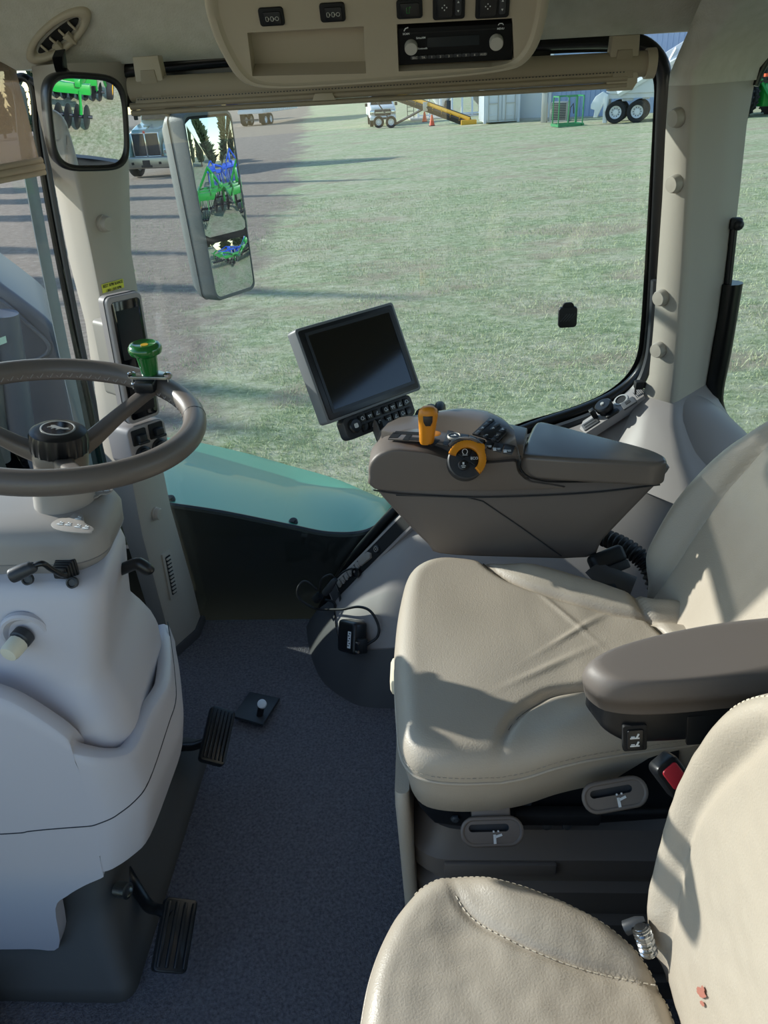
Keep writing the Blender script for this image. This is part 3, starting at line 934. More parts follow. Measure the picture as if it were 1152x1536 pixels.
# belt line under both
g = G(); g.tube(smooth_path([at(x, y, Y=YA-.002) for x, y in ((560, 735), (600, 741), (700, 746), (800, 744), (900, 738), (990, 727))], 4), .0016, 6); obj('belt_seam', g, M['dark_grey'], body)

# armrest lid: a tapering padded plate
ZL = at(790, 685, Y=YA).z
lid = [(785, 683), (830, 687), (880, 690), (940, 693), (982, 695), (996, 693), (1001, 689), (994, 681), (966, 670), (900, 653), (826, 634), (808, 632), (800, 638), (790, 660), (784, 674)]
g = G(); g.slab([at(p.x, p.y, Z=ZL) for p in smooth_path([(x, y, 0) for x, y in lid], 4, True)], (0, 0, -.043), .011, 4)
ld = obj('lid', g, M['taupe_top'], ca, smooth=50)
g = G(); g.tube(smooth_path([at(x, y, Y=YA-.004) for x, y in ((781, 684), (778, 694), (782, 705), (793, 715), (812, 721), (840, 723), (900, 722), (960, 719), (992, 714))], 4), .0016, 6); obj('lid_gap', g, M['matte_black'], ld)

# top plane of the front part (gate, dial, buttons)
ZT = at(620, 673, Y=YA).z
TP = V((0, YA, ZT)); TN = V((0, -.06, 1)).normalized()


def top(x, y, lift=0): return onp(x, y, TP+V((0, 0, lift)), TN)


def slab_px(name, px, lift, h, mt, par, bev=.001):
    g = G(); g.slab([top(x, y, lift) for x, y in px], TN*h, bev); return obj(name, g, M[mt], par)


# raised skirt that carries the top controls
g = G(); g.slab([top(x, y, -.03) for x, y in ((573, 667), (582, 656), (600, 647), (640, 641), (690, 641), (740, 652), (790, 664), (784, 690), (742, 693), (700, 692), (664, 682), (600, 676))], TN*.030, .004); obj('top_deck', g, M['taupe_top'], ca)
gate = slab_px('shift_gate', [(582, 660), (590, 651), (612, 645), (640, 646), (672, 650), (664, 668), (640, 664), (606, 662)], .000, .003, 'taupe_top', ca)
for px in ([(583, 657), (596, 657), (602, 651), (590, 649)], [(590, 651), (594, 647), (632, 649), (632, 653)], [(604, 660), (610, 652), (618, 653), (613, 661)], [(612, 660), (628, 661), (629, 657), (614, 656)], [(640, 667), (652, 658), (660, 660), (650, 670)]):
    slab_px('gate_slot', px, .0028, .0008, 'matte_black', gate, 0)
# orange shift lever
LB = top(640, 664, .002); LT = V((LB.x+.004, LB.y-.005, LB.z+.066))
g = G(); d = (LT-LB)
ringsL = []
for s, w, dd in ((0, .011, .010), (.06, .0125, .0105), (.3, .0135, .011), (.55, .015, .012), (.78, .0165, .012), (.92, .015, .011), (1.0, .009, .008), (1.02, .002, .002)):
    ringsL.append([LB+d*s+V((p[0]*w*2, p[1]*dd*2, 0)) for p in rrect(1, 1, .42, 4)])
g.loft(ringsL); lev = obj('shift_lever', g, M['orange'], ca, smooth=70)
g = G(Mx(LB+d*.70+V((0, -.0125, 0)), (0, -1, .1), (1, 0, 0))); g.prism([(-.008, .008), (.008, .008), (.0075, -.002), (.004, -.009), (-.004, -.009), (-.0075, -.002)], -.003, .0012, .001); obj('lever_button', g, M['black'], lev)
g = G(Mx(top(653, 652, .001), TN, (1, 0, 0))); g.lathe([(.010, 0), (.010, .002), (.007, .003), (.0001, .003)], 20); obj('gate_light', g, M['orange'], gate)

# divider band between gate and dial
slab_px('divider_band', [(664, 669), (672, 646), (682, 645), (672, 672)], .0, .004, 'dark_grey', ca)
# recessed dial: orange thumb wheel standing in the near corner
DM = Mx(at(700, 690, Y=YA-.022), V((.05, -.80, .60)), (1, 0, .0))
dl = G(DM); dl.lathe([(.031, -.03), (.031, -.004), (.029, -.002), (.0001, -.002)], 40); dial = obj('dial_base', dl, M['dark_grey'], ca)
g = G(DM); vs = []; n = 44; A0, A1 = radians(-48), radians(160)
prof = [(.019, .000), (.0195, .010), (.026, .0125), (.0305, .011), (.0315, .004), (.031, -.004)]
rs = []
for k in range(n+1):
    a = lerp(A0, A1, k/n); rb_ = .0007*(k % 2); e = .006*exp(-((k/n-.42)/.05)**2)
    rs.append([V(((r_+(rb_ if r_ > .025 else 0)+(e if r_ > .025 else 0))*cos(a), (r_+(rb_ if r_ > .025 else 0)+(e if r_ > .025 else 0))*sin(a), h)) for r_, h in prof])
g.loft(rs, closed=True); obj('thumb_wheel', g, M['orange'], dial, smooth=50)
for i, (a0, a1) in enumerate(((62, 150), (-40, 55))):
    a0, a1 = radians(a0), radians(a1); ri, ro = .0060, .0188
    poly = [(ro*cos(lerp(a0, a1, k/10)), ro*sin(lerp(a0, a1, k/10))) for k in range(11)]+[(ri*cos(lerp(a1, a0, k/6)), ri*sin(lerp(a1, a0, k/6))) for k in range(7)]
    g = G(DM); g.prism(poly, 0, .0045, .0008); bb = obj('dial_button', g, M['black'], dial)
    g = G(DM)
    if i == 1: g.text('ECO', .0062, None, .0047, (.0122, .0016))
    else:
        g.tube([V((.0042*cos(q)-.003, .0045*sin(q)+.013, .0048)) for q in [radians(x) for x in range(-60, 241, 20)]], .0006, 5); g.box((-.003, .0075, .0048), (.008, .0009, .0006))
    obj('button_print', g, M['white'], dial)
g = G(DM); g.lathe([(.0085, 0), (.0085, .0042), (.0075, .005), (.0001, .005)], 24, xf=DM @ Matrix.Translation((-.006, -.009, 0))); bb = obj('dial_button', g, M['black'], dial)
g = G(DM); g.box((-.006, -.0065, .0052), (.003, .004, .0006)); g.box((-.006, -.0105, .0052), (.0075, .001, .0006)); g.box((-.006, -.013, .0052), (.0055, .001, .0006)); obj('button_print', g, M['white'], dial)
# hood over the dial
g = G(); hp = [top(674, 668, .004), top(682, 662, .010), top(695, 658, .012), (top(712, 660, .012)), top(728, 672, .006)]
g.tube(smooth_path(hp, 5), .0048, 10, flat=.6); obj('dial_hood', g, M['taupe_top'], ca)
# round button with chrome ring
RM = Mx(top(681, 656, .003), TN, (1, 0, 0))
g = G(RM); g.lathe([(.0115, -.004), (.0115, .003), (.0100, .0045), (.0092, .003)], 30, cap=False); rbn = obj('round_button', g, M['silver'], ca)
g = G(RM); g.lathe([(.0094, 0), (.0094, .0032), (.0001, .0036)], 24); obj('button_face', g, M['black'], rbn)
g = G(RM); g.box((-.001, -.001, .0037), (.009, .0014, .0006)); g.box((.002, .0015, .0037), (.002, .005, .0006), rot=Matrix.Rotation(.6, 3, 'Z')); obj('button_print', g, M['white'], rbn)
# row of flat keys behind the dial
bandpx = [((691, 653), (704, 655), (701, 661), (690, 659)), ((705, 655), (716, 659), (713, 665), (703, 661)), ((717, 659), (728, 663), (724, 669), (714, 665)), ((730, 664), (741, 667), (737, 676), (727, 671)), ((742, 667), (756, 669), (752, 680), (739, 677)), ((757, 669), (773, 671), (768, 683), (754, 681))]
for i, q in enumerate(bandpx):
    k_ = slab_px('flat_key', q, .002, .004, 'black' if i < 4 else 'dark_grey', ca)
    if i >= 3:
        gg = G(); c_ = sum([top(x, y, .0064) for x, y in q], V())/4
        gg.box(c_+V((0, .002, 0)), (.008, .0012, .0006)); gg.box(c_+V((.001, -.002, 0)), (.005, .0012, .0006))
        if i > 3: gg.box(c_+V((-.006, -.001, 0)), (.005, .009, .0012))
        obj('key_print', gg, M['white'], k_)

# raised rear hump with hand rest and keypad, on the far side of the armrest
def crv(px, dz): return smooth_path([at(x, y, Z=ZT+dz) for x, y in px], 5)


hc = [crv(((640, 653), (672, 655), (705, 661), (745, 669), (778, 676)), -.012), crv(((641, 650), (672, 653), (705, 658), (745, 666), (777, 673)), .001), crv(((645, 637), (676, 640), (712, 646), (750, 655), (775, 665)), .012),
      crv(((651, 626), (684, 626), (720, 630), (753, 641), (773, 656)), .020), crv(((658, 619), (690, 615), (726, 618), (753, 629), (771, 645)), .0235)]
hc.append([p+V((0, .018, -.004)) for p in hc[-1]]); hc.append([p+V((0, .026, -.03)) for p in hc[-2]]); hc.append([p+V((0, .026, -.09)) for p in hc[-3]])
hg = [[c[i] for c in hc] for i in range(len(hc[0]))]
endl = lambda col, d: [V((p.x+d, p.y, min(p.z, ZT)-.02)) for p in col]
g = G(); g.loft([endl(hg[0], -.004)]+[smooth_path(c, 3) for c in []]+hg+[endl(hg[-1], .006)], closed=False, cap0=False, cap1=False)
hm = obj('rear_hump', g, M['taupe_top'], ca, smooth=60)
for k, (x, y, r_) in enumerate(((612, 640, .022), (626, 628, .024), (640, 620, .022), (654, 615, .020))):
    g = G(); a = at(x+4, y+2, Z=ZT-.004); g.tube(smooth_path([a+V((-.002, -.012, -.016)), a+V((0, .004, -.004)), a+V((.003, .03, -.002)), a+V((.005, .06, -.02))], 4), r_*.50, 14); obj('hand_rest_rib', g, M['rubber'], hm)
# keypad plate
kp = [at(x, y, Z=ZT+k) for x, y, k in ((736, 628, .0235), (761, 650, .022), (748, 665, .007), (709, 653, .010))]
kn_ = (kp[1]-kp[0]).cross(kp[3]-kp[0]).normalized()
if kn_.dot(EYE-kp[0]) < 0: kn_ = -kn_
g = G(); g.slab(kp, kn_*.004, .001); kpad = obj('keypad', g, M['black'], ca)
for i in range(4):
    for j in range(3):
        u, w = (i+.5)/4, (j+.5)/3
        c_ = kp[0].lerp(kp[3], u).lerp(kp[1].lerp(kp[2], u), w)
        g = G(Mx(c_+kn_*.004, kn_, kp[3]-kp[0])); g.box((0, 0, 0), (.0105, .0085, .004), .001); kk = obj('keypad_key', g, M['dark_grey'], kpad)
        if (i+j) % 2 == 0:
            g = G(Mx(c_+kn_*.0062, kn_, kp[3]-kp[0])); g.box((0, 0, 0), (.004, .0012, .0004)); g.box((0, .001, 0), (.0012, .004, .0004)); obj('key_print', g, M['white'], kpad)

# ================================================================== MONITOR
MT = yaw_frame((-.242, 1.36, .945), 42.5, 25.5, .6)      # local origin = top left front corner
W_, H_ = .240, .184
mon = thing('touchscreen_monitor', 'dark rectangular touchscreen monitor standing in front of the control armrest', 'monitor', MT @ V((W_/2, -H_, -.02)))
g = G(MT); g.prism([(W_/2+p[0], -H_/2+p[1]) for p in rrect(W_, H_, .007)], -.030, 0, .002); hs = obj('housing', g, M['monitor_sunlit'], mon)
g = G(MT); g.prism([(W_/2+p[0], -H_/2+p[1]) for p in rrect(W_-.010, H_-.010, .005)], -.002, .0012, .001); bz = obj('bezel', g, M['black'], mon)
iw, ih = .198, .144
g = G(MT); g.plate([(W_/2+.002+p[0], -H_/2+.002+p[1]) for p in rrect(iw+.012, ih+.012, .003)], [[(W_/2+.002+p[0], -H_/2+.002+p[1]) for p in rrect(iw, ih, .002)]], .0008, .0022, [.0014], himi=1); obj('screen', g, [M['black'], M['screen']], bz, smooth=30)
# key strip below, on the same plane
ks = thing('monitor_keypad', 'slim dark strip of small square keys with a round knob below the monitor', 'keypad', MT @ V((.10, -H_-.03, 0)))
KSM = MT @ Matrix.Translation((W_/2+.004, -H_-.022, -.006)) @ Matrix.Diagonal((1.115, 1.115, 1.115, 1))
g = G(KSM); g.prism(rrect(.158, .040, .010), -.022, 0, .003); kb_ = obj('key_housing', g, M['dark_grey'], ks)
g = G(KSM); g.lathe([(.0125, 0), (.0125, .006), (.0105, .008), (.0001, .008)], 32, xf=KSM @ Matrix.Translation((-.060, .001, 0))); kn2 = obj('rotary_knob', g, M['black'], ks)
g = G(KSM); g.plate([(-.060+p[0], .001+p[1]) for p in rrect(.008, .008, .002)], [[(-.060+p[0], .001+p[1]) for p in rrect(.006, .006, .001)]], .008, .0086, [.0081]); g.box((-.060, .001, .0084), (.002, .003, .0004)); obj('knob_print', g, M['white'], kn2)
for j in range(2):
    for i in range(7):
        x = -.040+i*.0165+(.004 if i > 2 else 0); y = .0085-j*.017
        g = G(KSM); g.box((x, y, .001), (.0138, .0128, .005), .0012); kk = obj('square_key', g, M['black'], ks)
        if (i, j) in ((0, 1), (6, 1)): continue
        g = G(KSM)
        if (i+j) % 3 == 0: g.tube([V((x+.003*cos(q), y+.003*sin(q), .0037)) for q in [2*pi*k/10 for k in range(10)]], .0005, 4, closed=True); g.box((x+.003, y-.002, .0037), (.004, .0009, .0005))
        elif (i+j) % 3 == 1: g.box((x, y+.001, .0037), (.008, .001, .0005)); g.box((x-.002, y-.001, .0037), (.001, .004, .0005)); g.box((x+.002, y-.001, .0037), (.001, .004, .0005))
        else: g.box((x, y, .0037), (.001, .006, .0005), rot=Matrix.Rotation(-.6, 3, 'Z')); g.box((x+.001, y-.003, .0037), (.007, .0009, .0005))
        obj('key_print', g, M['white'], kk)
# monitor post down to the armrest
g = G(); a = MT @ V((W_/2+.008, -H_-.03, -.016)); b_ = at(590, 690, Y=YA+.13); g.tube([a, a.lerp(b_, .5)+V((.0, .0, -.004)), b_+V((0.02, 0, -.02))], [.020, .019, .019], 4, flat=.55); obj('monitor_post', g, M['dark_grey'], ca)
g = G(); g.tube([a+V((-.012, -.02, -.0)), b_+V((0.0, -.02, -.02))], .006, 6, flat=2.4); obj('post_cover', g, M['taupe'], ca)
# ================================================================== SEATS
def cushion(outline, h, thick, r, xf=None, n=168, inner=46, cen=None, taper=.02):
    """upholstered pad: plan outline (closed control points), top height h(x, y), rolled edge r, side wall of given thickness"""
    O = [V((p.x, p.y, 0)) for p in smooth_path([(x, y, 0) for x, y in outline], 16, True)]
    # resample evenly
    L = [0]
    for i in range(len(O)): L.append(L[-1]+(O[(i+1) % len(O)]-O[i]).length)
    pts = []
    for k in range(n):
        s = L[-1]*k/n; i = max(j for j in range(len(O)) if L[j] <= s); t = (s-L[i])/max(1e-9, L[i+1]-L[i])
        pts.append(O[i].lerp(O[(i+1) % len(O)], t))
    c = cen or sum(pts, V())/n
    c = V((c[0], c[1], 0))
    rings = []
    for zz, ins in ((-thick, taper+.012), (-thick+.006, taper), (-thick*.6, taper*.45), (-r-.01, .001)):
        rings.append([(lambda q: V((q.x, q.y, h(q.x, q.y)+zz)))(c+(p-c)*(1-ins/(p-c).length)) for p in pts])
    ds = [r*(1-cos(radians(a))) for a in range(0, 91, 10)]
    for d in ds:
        drop = r-sqrt(max(0, r*r-(r-d)**2))
        rings.append([(lambda q: V((q.x, q.y, h(q.x, q.y)-drop)))(c+(p-c)*(1-d/(p-c).length)) for p in pts])
    for k in range(1, inner):
        f = 1-k/inner
        rings.append([(lambda q: V((q.x, q.y, h(q.x, q.y))))(c+(p-c)*(1-r/(p-c).length)*f) for p in pts])
    g = G(xf); N = len(pts); base = len(rings)
    g.loft(rings, cap0=True, cap1=True)
    return g, rings, pts


def curve_y(pts):
    xs = [p[0] for p in pts]; ys = [p[1] for p in pts]
    return lambda x: interp(xs, ys, x)


def dense2(pts, n=8): return [(p.x, p.y) for p in smooth_path([(x, y, 0) for x, y in pts], n)]


def dist_poly(x, y, pts):
    """distance to a polyline and side (positive on its left)"""
    best = 9; side = 1
    for i in range(len(pts)-1):
        ax_, ay = pts[i]; bx, by = pts[i+1]; dx, dy = bx-ax_, by-ay; L2 = dx*dx+dy*dy
        t = max(0, min(1, ((x-ax_)*dx+(y-ay)*dy)/L2)); px, py = ax_+dx*t, ay+dy*t
        d = hypot(x-px, y-py)
        if d < best: best = d; side = 1 if dx*(y-ay)-dy*(x-ax_) > 0 else -1
    return best*side


# ------------------------------------------------------------------ driver's seat
ds = thing('driver_seat', 'beige leather driver seat on a ribbed base beside the control armrest', 'seat', (.2, .89, 0))
near_s = dense2([(.070, .60), (.080, .675), (.105, .725), (.14, .76), (.18, .782), (.30, .80), (.46, .80)])
far_s = dense2([(.070, 1.20), (.085, 1.115), (.105, 1.075), (.14, 1.035), (.20, .998), (.30, .955), (.46, .925)])
rear_s = [(.315, 1.10), (.325, .98), (.352, .90), (.38, .80), (.385, .60)]


def h_drv(x, y):
    z = .607-.012*sstep(.0, .38, x)
    dn = -dist_poly(x, y, near_s); df = dist_poly(x, y, far_s)
    if x > .06:
        z += .024*sstep(0, .07, dn)*sstep(.07, .22, x); z += .026*sstep(0, .06, df)*sstep(.06, .18, x)
        z -= .010*exp(-(dn/.007)**2)*sstep(.07, .10, x)+.010*exp(-(df/.007)**2)*sstep(.07, .10, x)
    dr = dist_poly(x, y, rear_s)
    z -= .010*exp(-(dr/.006)**2)
    z += .0028*noise.noise(V((x*9, y*9, 1)))+.0022*noise.noise(V((x*26, y*11, 5)))*sstep(.05, .3, x)
    # sitting creases
    for (a, b_), ang, wd in (((.17, .83), 33, .006), (.23, .90) and ((.22, .91), 40, .005), ((.205, .95), -60, .004)):
        u = (x-a)*cos(radians(ang))+(y-b_)*sin(radians(ang)); w = -(x-a)*sin(radians(ang))+(y-b_)*cos(radians(ang))
        z += .0022*exp(-(w/wd)**2)*exp(-(u/.07)**2)
    if x > .30: z += .004*sin(y*120+x*60)*sstep(.30, .36, x)*sstep(.92, 1.0, y)
    return z


outD = [(-.058, .89), (-.052, .76), (-.040, .685), (.0, .658), (.10, .662), (.25, .69), (.36, .715), (.43, .76), (.445, .88), (.42, .965), (.345, .99), (.25, 1.04), (.13, 1.098), (.05, 1.122), (.0, 1.122), (-.037, 1.085), (-.052, 1.0)]
g, rgs, pts = cushion(outD, h_drv, .120, .034, n=200, inner=56, taper=.014)
cu = obj('seat_cushion', g, M['leather'], ds, smooth=180)


def seam_tube(par, pts, h, r, mt, lift=0, xf=None, name='seam'):
    g = G(xf); g.tube([V((x, y, h(x, y)+lift)) for x, y in pts], r, 6); return obj(name, g, M[mt], par, smooth=180)


def stitches(par, P, ln=.0045, gap=.0075, r=.0007, mt='thread', xf=None):
    g = G(xf); L = 0; acc = 0; P = [V(p) for p in P]
    tot = sum((P[i+1]-P[i]).length for i in range(len(P)-1)); s = 0

    def pos(s):
        for i in range(len(P)-1):
            l = (P[i+1]-P[i]).length
            if s <= l: return P[i].lerp(P[i+1], s/l if l else 0)
            s -= l
        return P[-1]
    while s+ln < tot:
        g.tube([pos(s), pos(s+ln)], r, 5); s += gap
    o = obj('stitching', g, M[mt], par); return o


clip = lambda pts, f: [p for p in pts if f(*p)]
seam_tube(cu, clip(near_s, lambda x, y: .09 < x < .36 and y > .675), h_drv, .0016, 'rim', -.001)
seam_tube(cu, clip(far_s, lambda x, y: .072 < x < .36 and y < 1.10), h_drv, .0016, 'rim', -.001)
# piping low on the side wall (ring index 3)
pipe = [p+V((0, 0, -.003)) for p in rgs[3]]
g = G(); g.tube(pipe, .0026, 6, closed=True); obj('piping', g, M['leather'], cu, smooth=180)
stitches(cu, [p+(V((p.x-.2, p.y-.89, 0))).normalized()*.0015+V((0, 0, .008)) for p in rgs[3]][20:120], r=.0006, mt='leather2')

# backrest
a_ = radians(24)
BM = Mx((.378, .885, .535), (-cos(a_), .0, sin(a_)), (0, -1, 0))
seamL = dense2([(-.165, -.02), (-.160, .05), (-.160, .10), (-.168, .16), (-.175, .23), (-.168, .30), (-.16, .36), (-.155, .42)])
seamR = [(-x, y) for x, y in seamL]
padS = dense2([(-.10, .60), (-.118, .42), (-.10, .395), (-.06, .385), (.06, .385), (.10, .395), (.118, .42), (.10, .60)])


def h_bk(x, y):
    z = .020*(1-(y/.5)**2)
    dl, dr_ = dist_poly(x, y, seamL), -dist_poly(x, y, seamR)
    s = sstep(-.02, .08, y)*(1-sstep(.34, .46, y)*.5)
    z += .030*sstep(0, .05, dl)*s+.030*sstep(0, .05, dr_)*s
    z -= .014*exp(-(dl/.007)**2)+.014*exp(-(dr_/.007)**2)
    z += .012*sstep(-.0, .02, -dist_poly(x, y, padS)) if False else 0
    dp = dist_poly(x, y, padS); z -= .010*exp(-(dp/.007)**2)
    z += .002*noise.noise(V((x*10, y*10, 3)))+.0015*noise.noise(V((x*30, y*14, 8)))
    return z


outB = [(-.14, -.03), (-.205, .02), (-.240, .10), (-.248, .18), (-.235, .26), (-.205, .34), (-.17, .42), (-.13, .50), (-.06, .535), (.06, .535), (.13, .50), (.17, .42), (.205, .34), (.235, .26), (.248, .18), (.240, .10), (.205, .02), (.14, -.03)]
g, rgsB, _ = cushion(outB, h_bk, .11, .045, BM, n=190, inner=50, cen=(0, .22))
bk = obj('backrest', g, M['leather2'], ds, smooth=180)
seam_tube(bk, clip(seamL, lambda x, y: y > 0), h_bk, .0014, 'rim', -.001, BM)
seam_tube(bk, clip(seamR, lambda x, y: y > 0), h_bk, .0014, 'rim', -.001, BM)

# rail, suspension and bellows
g = G(); P = [at(x, y, Y=.70) for x, y in ((618, 1186), (630, 1213), (652, 1236), (700, 1242), (880, 1238), (1020, 1228), (1020, 1130), (800, 1150), (700, 1160))]
g.slab(P, (0, .38, 0), .004); rail = obj('seat_rail', g, M['black'], ds)
for x, y in ((683, 1227), (790, 1204), (820, 1238), (850, 1238)):
    g = G(Mx(at(x, y, Y=.699), (0, -1, 0), (1, 0, 0))); g.lathe([(.0065, 0), (.0065, .003), (.004, .005), (.0001, .005)], 6 if y < 1230 else 16); obj('rail_bolt', g, M['soot'] if 'soot' in M else M['dark_grey'], rail)
g = G(); a, b_ = at(770, 1225, Y=.685), at(900, 1222, Y=.685); g.box((a+b_)/2, ((b_-a).length, .018, .022), .004); g.tube([at(890, 1219, Y=.684), at(1010, 1216, Y=.684)], .0045, 10); obj('slide_latch', g, M['matte_black'], rail)
g = G(); rr_ = []
zz = [0, .015, .05, .055, .075, .082, .125, .135, .155, .165, .205, .215, .235, .245, .285, .295, .315, .325, .36, .37, .40]
for i, z in enumerate(zz):
    o = (.0, .0, .0, .012, .012, 0, 0, .012, .012, 0, 0, .012, .012, 0, 0, .012, .012, 0, 0, .01, .02)[i]
    rr_.append([V((p[0]+.26, p[1]+.89, z)) for p in rrect(.61-2*o, .40-2*o, .06, 6)])
g.loft(rr_); bel = obj('bellows', g, M['taupe'], ds, smooth=30)
g = G(); g.box((.09, .687, .345), (.16, .008, .026), .003); obj('bellows_badge', g, M['taupe'], bel)
# front panel of the seat base with its knob
g = G(); rr_ = []
for z, w, x in ((.02, .40, -.036), (.04, .41, -.036), (.25, .41, -.040), (.42, .41, -.044), (.47, .40, -.046), (.488, .38, -.046)):
    rr_.append([V((x+p[0]*1, .89+p[1], z)) for p in rrect(.020, w, .009, 4)])
g.loft(rr_); fpn = obj('front_panel', g, M['leather2'], ds, smooth=60)
P = at(585, 1014, Z=.50)+V((.016, 0, 0))
g = G(); g.box(P, (.03, .06, .034), .008); obj('front_latch', g, M['cream'], ds)
# control handles with printed symbols
def handle(name, px, Yh, ang, wpx, hgt, par, stem):
    P = at(px[0], px[1], Y=Yh); m = yaw_frame(P, 0, 35, ang)
    w = .078; g = G(m)
    o = [(p[0], p[1]) for p in rrect(w, .034, .016, 6)]; i = [(p[0]-.004, p[1]+.005) for p in rrect(w*.68, .010, .005, 5)]
    g.plate(o, [i], -.010, .002, [-.006], himi=1); g.prism([(p[0]*.97, p[1]*.95-.0) for p in o], -.014, -.0095)
    hn = obj(name, g, [M['taupe'], M['dark_grey']], par, smooth=50)
    g = G(m); g.tube([V((p[0], p[1], .001)) for p in o], .0030, 6, closed=True); obj('handle_rim', g, M['taupe'], hn, smooth=180)
    if stem:
        g = G(m); g.box((0, .026, -.006), (.052, .024, .008), .003); obj('handle_stem', g, M['taupe'], hn)
    g = G(m); e = 1
    x0 = .006
    g.box((x0-.003, -.010, .0026), (.0035, .013, .0008)); g.box((x0+.002, -.0052, .0026), (.010, .0030, .0008), rot=Matrix.Rotation(.3, 3, 'Z')); g.box((x0-.004, .0005, .0026), (.0022, .0022, .0008)); g.box((x0+.002, .0008, .0026), (.0022, .0022, .0008))
    obj('seat_symbol', g, M['white'], hn)


handle('slide_handle', (738, 1247), .655, 2, 1, 1, ds, True)
handle('height_handle', (922, 1192), .655, 10, 1, 1, ds, False)

# left armrest: padded top and black side with rocker switch
arm_pts = [(869, 1040), (874, 1026), (890, 1012), (930, 988), (985, 967), (1040, 955), (1090, 948), (1152, 950), (1230, 956), (1230, 1040), (1152, 1052), (1060, 1068), (1000, 1077), (930, 1084), (900, 1084), (882, 1072), (873, 1056)]
AY = .615
armP = Mx((0, 0, 0), (0, 0, 1), (1, 0, 0))
arm_top = .775
plan = [(.165, .640), (.172, .618), (.190, .604), (.24, .598), (.36, .598), (.52, .600), (.56, .615), (.57, .65), (.55, .685), (.46, .696), (.36, .698), (.27, .684), (.21, .668), (.18, .655)]
SL = .10
g, ra, _ = cushion(plan, lambda x, y: arm_top+(x-.17)*SL+.002*noise.noise(V((x*8, y*8, 2))), .050, .020, n=120, inner=14, taper=.004)
ar = thing('seat_armrest', 'taupe padded armrest with black side on the near side of the driver seat', 'armrest', (.35, .65, .76))
arm = obj('armrest_pad', g, M['taupe'], ar, smooth=180)
g = G(); pl2 = [(.172, .640), (.180, .622), (.20, .607), (.26, .603), (.52, .604), (.55, .64), (.53, .685), (.3, .685), (.20, .665)]
low = lambda x: interp([.17, .185, .21, .25, .5], [-.060, -.078, -.092, -.094, -.09], x)
rr_ = []
cx_, cy_ = .36, .645
O = [(p.x, p.y) for p in smooth_path([(x, y, 0) for x, y in pl2], 5, True)]
for f in (0, .5, .85, 1.0):
    rr_.append([V((cx_+(x-cx_)*(1 if f < .9 else .985), cy_+(y-cy_)*(1 if f < .9 else .93), arm_top+(x-.17)*SL-.046+(low(x)+.046)*f)) for x, y in O])
g.loft(rr_); asd = obj('armrest_side', g, M['black'], ar, smooth=50)
sw_c = onp(952, 1106, V((.24, .601, .70)), V((0, -1, 0)))
m = Mx(sw_c, (0, -1, .08), (1, 0, SL))
g = G(m); g.prism(rrect(.026, .036, .003), -.004, .002, .001); fr_ = obj('switch_frame', g, M['matte_black'], asd)
g = G(m); g.prism([(p[0], p[1]) for p in rrect(.018, .027, .003)], .0, .0045, .0015); rk = obj('rocker_switch', g, M['black'], asd)
g = G(m)
for yy in (.005, -.006):
    g.box((-.001, yy-.002, .0048), (.010, .0016, .0006)); g.box((.002, yy+.001, .0048), (.0018, .006, .0006), rot=Matrix.Rotation(-.4, 3, 'Z')); g.box((-.003, yy, .0048), (.004, .0012, .0006))
obj('seat_symbol', g, M['white'], asd)
g = G(m); g.prism([(p[0]+.075, p[1]+.004) for p in rrect(.040, .040, .002)], -.002, .0015, .0006); obj('blank_panel', g, M['black'], asd)

# red seat-belt buckle
bc = thing('belt_buckle', 'black belt buckle with red button beside the driver seat under its armrest', 'seat belt buckle', at(1008, 1170, Y=.61))
m = yaw_frame(at(1012, 1166, Y=.612), 12, 30, 30)
g = G(m); g.prism(rrect(.032, .050, .008), -.014, .006, .004); bb = obj('buckle_body', g, M['black'], bc)
g = G(m); g.prism([(p[0], p[1]+.005) for p in rrect(.021, .027, .004)], .004, .0085, .002); obj('release_button', g, M['red'], bc)
# black buckle and webbing on the far side
fb = thing('lap_belt', 'bundled dark grey lap belt lying between the driver seat and the control armrest', 'seat belt', at(915, 850, Y=1.13))
m = yaw_frame(at(910, 838, Y=1.135), 14, 40, 12)
g = G(m); g.box((0, 0, 0), (.066, .032, .030), .009, 3); rl = obj('retractor', g, M['rubber'], fb)
g = G(m); g.box((0, -.021, .004), (.060, .016, .024), .003); obj('webbing_loop', g, M['dark_grey'], fb)
g = G(); P = [at(892, 850, Y=1.115), at(905, 862, Y=1.10), at(930, 872, Y=1.085), at(950, 880, Y=1.075)]
g.tube(smooth_path(P, 5), .022, 8, flat=.3, upv=(0, -.4, 1)); obj('webbing', g, M['mid_grey'], fb)
hz = [at(905, 806, Y=1.30), at(930, 816, Y=1.27), at(955, 832, Y=1.24), at(972, 850, Y=1.22), at(985, 880, Y=1.20)]
sp2 = smooth_path(hz, 16); g = G(); g.tube(sp2, [.0165+.0022*(1 if (i//2) % 2 else -1) for i in range(len(sp2))], 16); obj('corrugated_hose', g, M['rubber'], ds, smooth=60)

# ------------------------------------------------------------------ passenger (instructor) seat
ps = thing('passenger_seat', 'pale beige leather passenger seat with stitched edges in the near right corner', 'seat', (.07, .34, .2))
outP = [(-.086, .32), (-.082, .42), (-.070, .48), (-.045, .535), (-.010, .572), (.030, .578), (.09, .563), (.15, .541), (.20, .512), (.235, .465), (.245, .40), (.240, .27), (.21, .17), (.10, .125), (-.02, .13), (-.065, .18), (-.082, .24)]
seamP = dense2([(.005, .62), (.012, .575), (.020, .548), (.038, .521), (.072, .497), (.112, .478), (.16, .464), (.22, .455), (.27, .450)])


